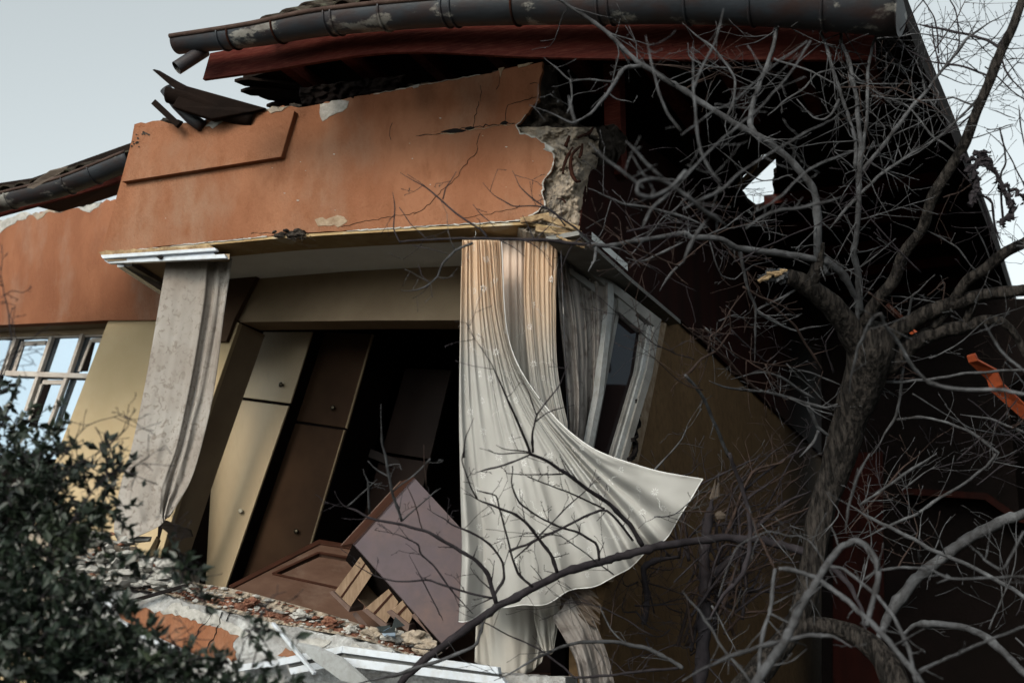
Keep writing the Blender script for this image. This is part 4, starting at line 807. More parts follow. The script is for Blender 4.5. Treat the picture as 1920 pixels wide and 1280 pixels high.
s1 = MB(); pp = [(302, 988, 9.3), (308, 976, 9.3), (356, 994, 9.3), (360, 1006, 9.3), (340, 1010, 9.3), (316, 1000, 9.3)]; prism(s1, [P(*p) for p in pp], [P(*p) + Vector((0, .04, .01)) for p in pp]); single('splintered_plank', s1, 'oldwood', 'short grey splintered plank nailed across the left jamb', 'plank')
s1 = MB(); pp = [(272, 1044, 9.2), (294, 1004, 9.2), (298, 1012, 9.2), (284, 1050, 9.2)]; prism(s1, [P(*p) for p in pp], [P(*p) + Vector((0, .05, 0)) for p in pp]); single('wood_shard', s1, 'splinter', 'pale pointed wood shard at the foot of the left drape', 'shard')
s1 = thing('splintered_beam', 'grey splintered beam end below the side window', 'timber', P(1090, 1130, 7.5))
rnd = random.Random(77)
for i in range(9):
    mb = MB(); y0 = 1080 + i * 7; q_ = spline([(1050 + rnd.uniform(0, 14), y0, 7.5), (1086, y0 + 14, 7.42), (1124 + rnd.uniform(-8, 10), y0 + 44 + rnd.uniform(-6, 6), 7.36)], 10); tube(mb, [P(*p) for p in q_], [.018, .022, .02, .022, .02, .018, .02, .015, .01, .003], 5, rough=.7); mb.build('splinter', M['oldwood'], s1)

# rubble
def shards(name, n, fn, m, seed, kind=None, label=None, cat=None, rng_=(.01, .03), sq=None):
    rnd = random.Random(seed); mb = MB()
    for i in range(n):
        c, s_ = fn(rnd); lump(mb, c, rnd.uniform(*rng_) * s_, rnd.uniform(0, 99), sq or (rnd.uniform(.7, 1.6), rnd.uniform(.6, 1.2), rnd.uniform(.25, .7)), 1, 0, .9)
    o = mb.build(name, M[m]); tag(o, label, cat, kind=kind); return o
def on_band(rnd, lo=.1, hi=.95):
    t = rnd.random(); L_ = spline(Lp, 60)[int(t * 59)]; R_ = spline(Rp, 60)[int(t * 59)]; v = rnd.uniform(lo, hi)
    return SW.off(.03 + .30 * v - .02).at(L_[0] * (1 - v) + R_[0] * v, L_[1] * (1 - v) + R_[1] * v), 1
shards('brick_rubble', 130, on_band, 'brick', 1, 'stuff', 'crumbled red brick fragments along the broken sill top', 'rubble', (.007, .024))
shards('plaster_rubble', 210, on_band, 'plaster', 2, 'stuff', 'small pale plaster crumbs along the broken sill top', 'rubble', (.006, .022))
def left_heap(rnd):
    x = rnd.uniform(110, 330); y = rnd.uniform(1000, 1100) if x < 260 else rnd.uniform(1050, 1105); return P(x, y, 9.0 - (y - 1000) * .003 + rnd.uniform(-.1, .1)), 1
shards('debris_heap', 170, left_heap, 'plaster', 3, 'stuff', 'heap of pale plaster debris behind the bush', 'rubble', (.02, .075))
shards('debris_heap', 50, left_heap, 'brick', 13, 'stuff', 'red brick bits in the heap behind the bush', 'rubble', (.012, .035))
# a support under the heap
slab('heap_bed', F.off(.25), jag([(40, 990), (160, 1006), (250, 1040), (330, 1070), (330, 1120)], 6, 14, 8) + [(40, 1200)], .3, M['concrete'], house)
CH = [(700, 1188, .05, 'concrete'), (780, 1196, .06, 'concrete'), (738, 1190, .045, 'plaster'), (800, 1214, .05, 'concrete'), (560, 1152, .035, 'plaster'), (330, 1104, .05, 'plaster'), (250, 1094, .06, 'plaster'), (620, 1166, .035, 'brick'), (470, 1128, .035, 'brick'), (656, 1180, .03, 'plaster')]
LB = ['grey concrete chunk below the uppermost drawer', 'largest grey chunk at the lower end of the drawers', 'pale plaster chunk between drawers and white frame', 'grey chunk at the right end of the broken brick course', 'pale plaster lump near the fallen door edge', 'pale plaster lump by the tip of the black rod', 'pale plaster lump at the left end of the sill', 'red brick lump under the fallen door corner', 'red brick lump near the left of the fallen door', 'small pale lump left of the grey chunks']
for i, ((x, y, r, m), lb) in enumerate(zip(CH, LB)):
    mb = MB(); lump(mb, SW.off(.12).at(x, y), r, i * 7, (1.4, 1, .8), 3, 0, .8); single('rubble_chunk', mb, m, lb, 'rubble chunk', 'chunks on the broken sill')
GS = [(722, 1180, .7), (746, 1168, 2.0), (735, 1184, 1.2)]
for i, (x, y, a_) in enumerate(GS):
    mb = MB(); c = SW.off(.02).at(x, y); r = .045
    A = [c + Vector((math.cos(a_ + k * 2.0) * r * (1 + .4 * (k == 1)), .01 * k, math.sin(a_ + k * 2.0) * r)) for k in range(3)]; prism(mb, A, [p + Vector((0, .006, 0)) for p in A]); single('glass_shard', mb, 'pane', ['pointed glass shard left of the grey chunk', 'upright triangular glass shard on the wall top', 'low glass shard between two others'][i], 'glass shard', 'glass shards on the broken sill')

# ------------------------------------------------------------------ trees
def ddep(x, y, base): return base + .35 * math.sin(x / 230 + 1) + .28 * math.sin(y / 190 + x / 500)
def twig(mb, p, d, L, r, rnd, lvl, maxl):
    """a bent side twig with buds; recurses"""
    n = max(4, int(L / .05)); pts = [p.copy()]; rad = [r]; d = d.normalized(); bend = Vector((rnd.uniform(-1, 1), rnd.uniform(-1, 1), rnd.uniform(-.3, 1))) * .22
    for i in range(n):
        d = (d + bend * .22 + Vector((rnd.gauss(0, .10), rnd.gauss(0, .10), rnd.gauss(0, .10)))).normalized(); pts.append(pts[-1] + d * L / n); rad.append(max(.0011, r * (1 - .75 * (i + 1) / n)))
        if lvl < maxl and rnd.random() < .42 and i > 0:
            sd = (d + d.orthogonal().normalized().cross(d) * 0 + Vector((rnd.uniform(-1, 1), rnd.uniform(-.6, .6), rnd.uniform(-1, 1))).normalized() * 1.0).normalized()
            twig(mb, pts[-1], sd, L * rnd.uniform(.3, .6), rad[-1] * .7, rnd, lvl + 1, maxl)
        elif rnd.random() < .35:
            bd = Vector((rnd.uniform(-1, 1), rnd.uniform(-1, 1), rnd.uniform(-1, 1))).normalized(); tube(mb, [pts[-1], pts[-1] + (d + bd).normalized() * .010], [rad[-1] * 1.1 + .0008, .0008], 4)
    rad[-1] = max(rad[-1], .0016); tube(mb, pts, rad, 5)
ALL_ENDS = []
def near_line(p, lines, tol=13):
    for pts in lines:
        for (a, b) in zip(pts[:-1], pts[1:]):
            dx, dy = b[0] - a[0], b[1] - a[1]; t = max(0, min(1, ((p[0] - a[0]) * dx + (p[1] - a[1]) * dy) / (dx * dx + dy * dy + 1e-6)))
            if math.hypot(p[0] - a[0] - dx * t, p[1] - a[1] - dy * t) < tol: return True
    return False
def free_ends(pts, lines):
    o = [l for l in lines if l is not pts]; f = []
    for e in (pts[0], pts[-1]): f.append(0 < e[0] < 1920 and 0 < e[1] < 1280 and not near_line(e, o))
    return f
def limb(par, name, m, pts, w0, w1, base, seed, tw=1.0, tl=.25, dens=1.0, sides=8, rough=.22, depth=None, maxl=1, free=(False, True), wk=.76):
    """traced branch: pixel polyline -> real limb with thickness, plus grown twigs"""
    rnd = random.Random(seed); L = sum(math.hypot(b[0] - a[0], b[1] - a[1]) for a, b in zip(pts[:-1], pts[1:])); n = max(8, int(L / 9))
    q = spline(pts, n); P3 = []; rad = []; m1 = len(pts) - 1
    for i in range(n):
        t = i / (n - 1) * m1; k = min(int(t), m1 - 1); t -= k; lx = pts[k][0] + (pts[k + 1][0] - pts[k][0]) * t; ly = pts[k][1] + (pts[k + 1][1] - pts[k][1]) * t
        q[i] = (q[i][0] * .5 + lx * .5, q[i][1] * .5 + ly * .5)
    for i, (x, y) in enumerate(q):
        t = i / (n - 1); d = depth[0] + (depth[1] - depth[0]) * t if depth else ddep(x, y, base)
        x += 2.6 * noise.noise(Vector((i * .28, seed * 1.37, 0))); y += 2.6 * noise.noise(Vector((i * .28, seed * 1.37, 5)))
        P3.append(P(x, y, d)); kn = 1 + .28 * max(0, noise.noise(Vector((i * .8, seed * 1.7, 9)))) * 2
        tp = (1 - .65 * smoothstep(.72, 1, t) if free[1] else 1) * (1 - .65 * smoothstep(.28, 0, t) if free[0] else 1); rad.append(max(.0013, (w0 + (w1 - w0) * t) / 2 * d / FPX * kn * wk * tp))
    mb = MB(); tube(mb, P3, rad, sides, rough=rough); 
    if tw:
        cnt = int(L / 34 * dens)
        for k in range(cnt):
            i = rnd.randint(1, n - 1); t_ = (P3[min(i + 1, n - 1)] - P3[i - 1]).normalized()
            sd = (t_ * .5 + Vector((rnd.uniform(-1, 1), rnd.uniform(-.6, .6), rnd.uniform(-.8, 1.1)))).normalized()
            twig(mb, P3[i], sd, tl * rnd.uniform(.3, 1.2), min(.0042, max(.0018, rad[i] * .45)) * tw, rnd, 0, maxl)
    o = mb.build(name, M[m], par, True); return o
def C(ox, oy, pts): return [(ox + x / 3, oy + y / 3) for x, y in pts]
A2 = lambda p: C(640, 0, p)
A3 = lambda p: C(1280, 0, p)
A5 = lambda p: C(640, 427, p)
A6 = lambda p: C(1280, 427, p)
A8 = lambda p: C(640, 853, p)
A9 = lambda p: C(1280, 853, p)
TB = 6.6
tree = thing('bare_tree', 'bare grey-barked tree with thick furrowed trunk right of the bay', 'tree', P(1420, 1300, TB))
# trunk and heavy limbs
def heavy(name, pts, ws, seed, m='trunkbark', sides=20, rough=.5):
    q = spline([(x, y, w_) for (x, y), w_ in zip(pts, ws)], 60); q = [(a, b, c * .76) for a, b, c in q]; P3 = []; rad = []
    for x, y, w_ in q: d = ddep(x, y, TB); P3.append(P(x, y, d)); rad.append(w_ / 2 * d / FPX * (1 + .10 * noise.noise(Vector((x * .03, y * .03, seed)))))
    mb = MB(); n = len(P3); tube(mb, P3, rad, sides)
    for i, v in enumerate(mb.v):      # furrows running up the bark
        c = P3[min(i // sides, n - 1)]; dv = v - c; k = noise.noise(Vector(((i % sides) * 1.9, (i // sides) * .22, seed))); mb.v[i] = c + dv * (1 + .10 * k)
    return mb.build(name, M[m], tree, True)
heavy('trunk', [(1360, 1330), (1420, 1262), (1478, 1190), (1504, 1140), (1522, 1060), (1540, 960), (1570, 870), (1592, 790), (1618, 715), (1634, 650), (1640, 610)], [70, 66, 58, 54, 60, 66, 78, 82, 98, 110, 60], 1, sides=28)
heavy('trunk', [(1478, 1175), (1530, 1172), (1580, 1180), (1620, 1200), (1660, 1240), (1700, 1330)], [50, 44, 44, 52, 62, 80], 2)
heavy('limb', [(1630, 700), (1600, 630), (1570, 585), (1540, 556), (1505, 530), (1478, 518)], [66, 64, 56, 52, 46, 40], 3)
heavy('limb', [(1512, 545), (1530, 510), (1536, 482), (1540, 455)], [38, 34, 26, 18], 13)
heavy('limb', [(1650, 655), (1690, 615), (1746, 583), (1800, 566), (1850, 552), (1960, 540)], [50, 42, 38, 36, 32, 28], 4)
heavy('limb', [(1660, 690), (1710, 645), (1760, 622), (1810, 612), (1850, 600), (1880, 604), (1905, 630), (1925, 670)], [56, 44, 36, 34, 26, 20, 18, 16], 5)
heavy('limb', [(1750, 614), (1780, 575), (1812, 528), (1846, 505), (1890, 470), (1960, 440)], [22, 24, 26, 28, 26, 24], 6)
heavy('limb', A6([(1010, 540), (1100, 400), (1190, 290), (1240, 150), (1350, 0)]) + A3([(1400, 1120), (1490, 970), (1580, 820), (1660, 610), (1730, 450), (1790, 290), (1850, 170), (1925, -40)]), [34, 30, 30, 28, 27, 27, 27, 26, 24, 24, 23, 22, 20], 7)
heavy('limb', A6([(1580, 560), (1640, 430), (1720, 380), (1920, 330)]), [20, 20, 16, 12], 8)
mb = MB(); rnd = random.Random(5)   # fresh break on the stub
for i in range(16):
    a = P(1474 + rnd.uniform(-14, 6), 518 + rnd.uniform(-12, 14), ddep(1478, 518, TB) + rnd.uniform(-.03, .03)); tube(mb, [a, P(1450 + rnd.uniform(-8, 10), 517 + rnd.uniform(-10, 10), ddep(1478, 518, TB)), P(1424 + rnd.uniform(-4, 26), 516 + rnd.uniform(-14, 12), ddep(1478, 518, TB))], [.018, .014, .003], 5, rough=.7)
mb.build('splintered_break', M['bark'], tree)
mb = MB()
for i in range(9):
    x = 1422 + i * 5; tube(mb, [P(x, 524 - i * 2.2 + rnd.uniform(-6, 6), ddep(1478, 518, TB) - .035), P(x + 14, 520 - i * 1.8 + rnd.uniform(-4, 4), ddep(1478, 518, TB) - .04)], [.010, .006], 5, rough=.9)
mb.build('fresh_wood', M['splinter'], tree)
BR = [ # (points, w0, w1, material, twig density, twig length)
 (A2([(1200, -20), (1290, 40), (1400, 110), (1500, 190), (1560, 240), (1640, 320), (1690, 365), (1780, 420), (1860, 470), (1925, 505)]) + A3([(100, 570), (240, 660), (370, 740), (480, 800), (600, 900), (700, 1010), (750, 1100), (760, 1280)]) + A6([(760, 160), (800, 260)]), 8, 20, 'bark', .8, .3),
 (A2([(1700, 365), (1600, 380), (1540, 460), (1480, 550), (1400, 640), (1300, 690), (1180, 640), (1060, 590)]), 12, 3, 'bark', .5, .2),
 (A2([(1480, 560), (1530, 450), (1560, 300), (1540, 200)]), 4, 2, 'bark', .5, .15), (A2([(1530, 460), (1400, 450), (1290, 450), (1200, 380), (1140, 320)]), 6, 3, 'bark', .8, .2),
 (A2([(1290, 450), (1300, 560), (1270, 640)]), 5, 3, 'bark', .8, .12), (A2([(1500, 520), (1560, 560), (1640, 580)]), 4, 3, 'bark', .8, .1),
 (A5([(330, 80), (500, 65), (700, 60), (820, 60), (1000, 65), (1200, 75), (1400, 95)]), 4, 10, 'darkbark', .6, .15),
 (A5([(1380, 95), (1500, 100), (1700, 70), (1925, 30)]) + A6([(50, 55), (200, 60), (320, 115), (500, 140), (650, 160), (800, 185), (900, 260), (970, 380), (990, 520), (1000, 620)]), 10, 22, 'bark', .5, .22),
 (A5([(820, 55), (770, 0)]) + A2([(650, 1200), (570, 1130), (480, 1060), (400, 1010), (330, 970)]), 6, 2, 'darkbark', .6, .12), (A2([(570, 1120), (590, 1050), (645, 965)]), 3.5, 2, 'darkbark', .8, .1),
 (A5([(740, 85), (640, 130), (570, 200), (540, 270), (480, 330), (400, 355), (335, 355)]), 6, 3, 'bark', .9, .15),
 (A2([(800, 1030), (860, 1100), (940, 1150), (1000, 1165), (1120, 1160), (1190, 1190), (1260, 1270)]), 2.5, 4, 'darkbark', .5, .12), (A2([(960, 960), (1000, 1040), (1080, 1120), (1170, 1180), (1260, 1240), (1340, 1300)]) + A5([(1420, 92)]), 2.5, 5.5, 'darkbark', .5, .12),
 (A2([(740, 1150), (800, 1220), (860, 1280)]), 2, 2.5, 'darkbark', .5, .1), (A2([(290, 1080), (300, 1170), (290, 1280)]) + A5([(330, 80)]), 3, 3.5, 'darkbark', .3, .1), (A2([(325, 1165), (400, 1270)]) + A5([(480, 65)]), 2, 2.5, 'darkbark', .3, .1), (A5([(400, 95), (520, 120), (620, 160)]), 2, 1.5, 'darkbark', .3, .1), (A5([(430, 210), (450, 270), (500, 310)]), 2, 2, 'darkbark', .3, .1),
 (A2([(1390, 1060), (1500, 1110), (1600, 1150), (1740, 1170), (1920, 1220)]) + A3([(150, 1280)]), 5, 9, 'bark', 1, .25), (A5([(1430, 100), (1430, 180), (1390, 245)]), 8, 4, 'bark', .5, .1),
 (A5([(1600, 170), (1700, 185), (1850, 120), (1925, 80)]), 5, 7, 'bark', .5, .15), (A5([(1790, 355), (1860, 250), (1925, 190)]), 6, 7, 'bark', .2, .1),
 (A3([(525, -20), (530, 100), (510, 250), (470, 380), (430, 480), (400, 580), (380, 700), (440, 800)]), 7, 15, 'bark', 1.6, .35), (A3([(900, -20), (890, 200), (900, 260), (940, 350), (950, 430), (980, 560), (990, 700), (1000, 830), (990, 950), (985, 1280)]) + A6([(960, 130), (985, 260), (1000, 480)]), 7, 16, 'bark', 1.2, .35),
 (A3([(730, -20), (760, 130), (810, 260), (850, 400), (900, 560), (940, 680), (970, 780), (975, 950)]), 7, 9, 'bark', 1.3, .35), (A3([(1160, -20), (1110, 150), (1060, 280), (1045, 420), (1040, 600), (1020, 800), (1000, 950)]), 6, 9, 'bark', 1.3, .35),
 (A3([(1290, 130), (1420, 160), (1580, 190), (1700, 220), (1790, 275)]), 5, 8, 'darkbark', 1.6, .3),
 (A3([(1000, 970), (1100, 860), (1250, 650), (1350, 540), (1480, 370), (1600, 220), (1720, 130), (1850, 65)]), 11, 4, 'bark', 1.6, .35), (A3([(1000, 1090), (1080, 1010), (1160, 950), (1280, 870), (1400, 800), (1500, 720), (1600, 620), (1680, 520), (1750, 320)]), 9, 4, 'bark', 1.6, .35),
 (A3([(1060, 540), (1200, 560), (1420, 565), (1520, 550), (1640, 600)]), 3, 5, 'bark', 1, .2), (A3([(0, 130), (80, 200), (170, 270), (250, 370), (295, 450), (290, 560), (250, 660)]), 5, 7, 'bark', 1, .25),
 (A3([(30, 240), (40, 320), (100, 360), (200, 380), (250, 385)]), 3, 5, 'bark', 1, .15), (A3([(510, 330), (600, 360), (720, 400), (850, 470), (905, 485)]), 6, 4, 'bark', 1, .2),
 (A3([(880, 560), (840, 640), (790, 670), (730, 660), (640, 560)]), 7, 3, 'bark', 1, .15), (A3([(1600, 920), (1500, 830), (1400, 760), (1280, 610), (1180, 560)]), 7, 3, 'bark', 1, .2),
 (A3([(1000, 1090), (930, 1160), (830, 1290)]), 9, 8, 'bark', .5, .2), (A3([(480, 650), (560, 580), (680, 500), (760, 410), (880, 390)]), 6, 3, 'bark', .8, .2), (A3([(1710, 730), (1790, 720), (1860, 700)]), 3, 2, 'darkbark', 1, .1), (A3([(1560, 790), (1680, 765), (1860, 705)]), 4, 2, 'darkbark', .6, .1),
 (A3([(1730, 430), (1560, 370), (1400, 350), (1300, 300), (1150, 210)]), 6, 2.5, 'darkbark', 1.5, .25), (A3([(1720, 610), (1800, 640), (1870, 668)]), 3, 2, 'darkbark', .6, .1), (A3([(1660, 610), (1560, 700), (1490, 740), (1390, 800)]), 5, 3, 'darkbark', 1, .2),
 (A3([(1890, 590), (1900, 700), (1925, 830)]), 4, 3, 'darkbark', 1, .2), (A3([(1710, 735), (1790, 810), (1850, 900), (1890, 980), (1925, 1050)]), 2, 4, 'darkbark', 1, .2), (A3([(1780, 300), (1830, 420), (1925, 530)]), 5, 3, 'darkbark', 1, .2), (A3([(1760, 500), (1840, 400), (1925, 300)]), 4, 2, 'darkbark', 1.5, .2), (A3([(1820, 340), (1870, 330), (1925, 330)]), 3, 2, 'darkbark', 1, .2),
 (A3([(1660, 1090), (1740, 1130), (1760, 1280)]) + A6([(1800, 100)]), 6, 6, 'darkbark', 1.2, .25), (A3([(1540, 940), (1640, 1050), (1700, 1180), (1730, 1300)]), 5, 6, 'darkbark', 1, .2), (A3([(1780, 720), (1820, 900), (1790, 1000), (1800, 1280)]), 4, 6, 'darkbark', 1, .2), (A3([(1400, 130), (1430, 330), (1440, 410)]), 3, 5, 'darkbark', 1, .2), (A3([(1340, -10), (1420, 110), (1440, 300)]), 3, 4, 'darkbark', 1, .2), (A3([(1500, -10), (1540, 60), (1560, 240), (1540, 300)]), 3, 4, 'darkbark', 1.4, .2),
 (A6([(150, 70), (180, 180), (220, 270), (290, 290), (350, 240), (400, 210), (510, 185)]), 4, 2, 'bark', .6, .15), (A6([(320, 120), (340, 240), (370, 350), (410, 450), (410, 600), (405, 770)]), 9, 5, 'bark', .4, .15), (A6([(420, 470), (520, 530), (640, 580), (720, 560), (800, 550)]), 6, 4, 'bark', .6, .15),
 (A6([(415, 250), (340, 370), (260, 480), (200, 580), (150, 620), (145, 700)]), 2, 5, 'twig', 1.6, .2), (A6([(260, 480), (270, 580), (200, 680), (100, 740), (40, 820)]), 3, 6, 'twig', 1, .15), (A6([(145, 700), (120, 800), (80, 900)]), 3, 2, 'twig', 1, .1), (A6([(15, 830), (80, 900), (140, 1000), (190, 1120), (230, 1220), (262, 1285)]), 8, 9, 'bark', .4, .12), (A6([(270, 565), (340, 560), (420, 565)]), 2, 2, 'twig', 1, .1),
 (A6([(1420, 265), (1340, 340), (1290, 390), (1270, 500), (1250, 650), (1240, 800), (1220, 950), (1200, 1060), (1130, 1170), (1060, 1285)]), 6, 8, 'bark', .6, .2), (A6([(950, 880), (1150, 870), (1350, 855), (1600, 820), (1925, 795)]), 7, 7, 'bark', .6, .2),
 (A6([(150, 860), (220, 890), (350, 915), (450, 920), (560, 950), (700, 985), (800, 1010), (940, 965)]), 6, 10, 'bark', 1.2, .25), (A6([(700, 990), (760, 1120), (830, 1170), (960, 1145)]), 10, 7, 'bark', .6, .15), (A6([(760, 1140), (740, 1200), (660, 1285)]), 7, 7, 'bark', .4, .15), (A6([(620, 785), (760, 830), (900, 890)]), 4, 5, 'bark', .8, .15), (A6([(270, 850), (440, 810), (560, 840), (640, 900), (740, 960)]), 5, 7, 'bark', .8, .2),
 (A6([(1200, 1080), (1300, 1065), (1400, 1070), (1500, 1100), (1620, 1150), (1780, 1265)]), 6, 7, 'bark', .6, .2), (A6([(1560, 1050), (1750, 1080), (1925, 1150)]), 5, 6, 'bark', .8, .2), (A6([(0, 540), (140, 650), (250, 740), (350, 850), (450, 930)]), 5, 6, 'twig', .5, .2), (A6([(340, 330), (480, 420), (620, 540), (720, 700), (790, 800)]), 5, 7, 'twig', .6, .2), (A6([(420, 460), (600, 370), (760, 280), (1000, 220), (1200, 60)]), 6, 4, 'bark', .6, .25), (A6([(1380, 380), (1480, 300), (1440, 480), (1360, 600), (1290, 640)]), 2, 5, 'twig', .6, .15), (A6([(1150, 380), (1280, 395), (1420, 420), (1530, 500)]), 3, 3, 'bark', .6, .15), (A6([(1340, 0), (1480, 70), (1560, 130), (1650, 250)]), 4, 4, 'bark', .8, .2), (A6([(1650, -10), (1700, 100), (1740, 200)]), 4, 3, 'bark', .8, .2),
 (A9([(1030, 1000), (1010, 870), (950, 750), (860, 650), (780, 580), (650, 530), (520, 495), (380, 470), (200, 465), (0, 490)]) + A8([(1750, 520), (1600, 560), (1500, 590), (1300, 640), (1150, 710), (1000, 790), (880, 850), (780, 920), (600, 1050), (450, 1160), (330, 1285)]), 22, 17, 'darkbark', .35, .2),
 (A9([(1060, 1120), (1130, 960), (1220, 810), (1330, 680), (1480, 560), (1600, 470), (1800, 370), (1940, 320)]), 30, 24, 'bark', .3, .2), (A9([(920, 270), (1050, 350), (1200, 420), (1400, 530), (1600, 620), (1800, 720), (1940, 810)]), 9, 10, 'bark', .5, .25), (A9([(1010, 470), (1150, 400), (1300, 340), (1430, 250), (1600, 150), (1720, 50), (1760, -10)]), 8, 6, 'bark', .8, .25), (A9([(1230, 1010), (1300, 960), (1400, 945), (1550, 960), (1680, 1000), (1800, 1100), (1940, 1240)]), 15, 18, 'bark', .3, .2),
 (A9([(260, -10), (300, 100), (340, 200), (370, 330), (380, 430), (370, 560), (330, 680), (220, 800), (150, 920)]), 9, 14, 'darkbark', .5, .2), (A9([(800, 200), (880, 330), (760, 480)]), 3, 3, 'bark', .6, .2), (A9([(920, 440), (1100, 220), (1250, 60), (1340, -10)]), 5, 3, 'twig', .8, .2), (A9([(1000, 280), (1150, 180), (1270, 90), (1430, -10)]), 6, 8, 'bark', .8, .2),
 (A8([(870, 830), (830, 680), (760, 590), (640, 520), (500, 440), (350, 390), (200, 365), (80, 310), (0, 280), (-40, 200)]), 11, 4, 'darkbark', .6, .16), (A8([(860, 800), (910, 700), (910, 600), (830, 500), (720, 430), (630, 390), (560, 350), (480, 300)]), 7, 3, 'darkbark', .8, .15), (A8([(1215, 660), (1180, 560), (1110, 470), (1040, 380), (950, 320), (850, 280), (760, 245), (690, 215)]), 9, 4, 'darkbark', .6, .15), (A8([(760, 245), (720, 150), (680, 40), (690, -40)]), 4, 3, 'darkbark', .5, .1),
 (A8([(1080, 740), (990, 660), (960, 560), (920, 420), (900, 320), (870, 230), (760, 200)]), 7, 3, 'darkbark', .8, .15), (A8([(1450, 590), (1430, 490), (1340, 440), (1220, 400), (1120, 350), (1000, 270), (960, 150), (960, 60)]), 7, 3, 'darkbark', .8, .15), (A8([(1690, 510), (1620, 390), (1500, 270), (1380, 190), (1280, 110), (1180, 50), (1060, -10)]) + A5([(1060, 1250), (1000, 1120), (940, 980), (870, 820), (800, 700), (710, 565)]), 12, 3, 'darkbark', .45, .15),
 (A5([(1080, 1260), (1075, 1150), (1100, 1050), (1170, 960), (1240, 870), (1275, 765)]), 6, 2.5, 'darkbark', .3, .08), (A5([(1095, 1090), (1180, 1030), (1310, 995)]), 3.5, 2, 'darkbark', .3, .08), (A5([(1095, 1050), (1050, 920), (1005, 820)]), 3.5, 2, 'darkbark', .3, .08), (A5([(1060, 1262), (940, 1250), (870, 1220)]), 3.5, 2, 'darkbark', .5, .08), (A5([(1060, 1268), (900, 1268), (780, 1240)]), 3, 2, 'darkbark', .5, .08), (A5([(690, 1290), (700, 1180), (745, 1065)]), 4, 2, 'darkbark', .3, .08),
 (A8([(1640, 480), (1500, 310), (1400, 330), (1260, 400), (1130, 460), (1050, 500), (940, 540)]), 6, 6, 'darkbark', .8, .12), (A8([(970, 580), (1100, 470), (1250, 310), (1380, 190), (1450, 120)]), 3.5, 2.5, 'darkbark', .8, .1), (A8([(850, 800), (700, 770), (520, 710), (470, 700), (300, 710), (160, 660), (60, 600)]), 6, 3, 'darkbark', .7, .12), (A8([(740, 890), (620, 760), (520, 620), (450, 560), (430, 500), (330, 450), (250, 430)]), 5, 3, 'darkbark', .9, .14), (A8([(750, 100), (900, 60), (1070, -10)]), 5, 4, 'darkbark', .6, .1), (A8([(1250, 105), (1100, 110), (930, 105)]), 4, 2, 'darkbark', .6, .08), (A8([(1480, 300), (1350, 240), (1200, 180), (1050, 120)]), 5, 3, 'darkbark', 1, .12),
 (A8([(340, 370), (290, 210), (260, 50), (225, -70)]) + A5([(228, 990)]), 7, 4, 'bark', .4, .1), (A8([(340, 370), (500, 230), (540, 190)]), 4, 2, 'bark', .4, .1), (A8([(275, 130), (210, 90), (150, 30)]), 4, 3, 'bark', .4, .08), (A8([(30, 290), (120, 210), (200, 140)]), 4, 3, 'bark', .4, .08), (A8([(160, 330), (150, 150), (120, 80)]), 5, 3, 'bark', .4, .08), (A8([(290, 210), (400, 120), (500, 20)]), 4, 4, 'bark', .3, .08), (A8([(480, 190), (470, 60), (465, -60)]), 3.5, 3, 'twig', .3, .08), (A8([(570, 930), (540, 860), (380, 560)]), 3, 3, 'darkbark', .5, .1), (A8([(460, 430), (430, 320), (370, 180)]), 3, 2, 'twig', .5, .1),
 (A8([(1919, 1200), (1850, 1150), (1700, 1080), (1550, 1050), (1350, 1050), (1200, 1090), (1080, 1150), (960, 1220), (860, 1270)]), 11, 5, 'bark', .5, .2), (A8([(1310, 1250), (1230, 1180), (1100, 1080), (950, 1010), (800, 940)]), 5, 3, 'darkbark', .5, .15), (A8([(100, 1280), (350, 1220), (600, 1140), (760, 1060), (800, 940)]), 9, 7, 'bark', .4, .15), (A8([(1310, 1250), (1500, 1240), (1700, 1210), (1900, 1200)]), 6, 7, 'darkbark', .6, .15), (A8([(1450, 840), (1500, 960), (1600, 1060)]), 4, 4, 'bark', .5, .1),
]
for i, (pts, w0, w1, m, dn_, tl_) in enumerate(BR):
    limb(tree, 'branch', m, pts, w0, w1, TB - (.35 if i > 78 else 0), i + 1, tl=tl_, dens=dn_ * 1.35, free=free_ends(pts, [b[0] for b in BR]))
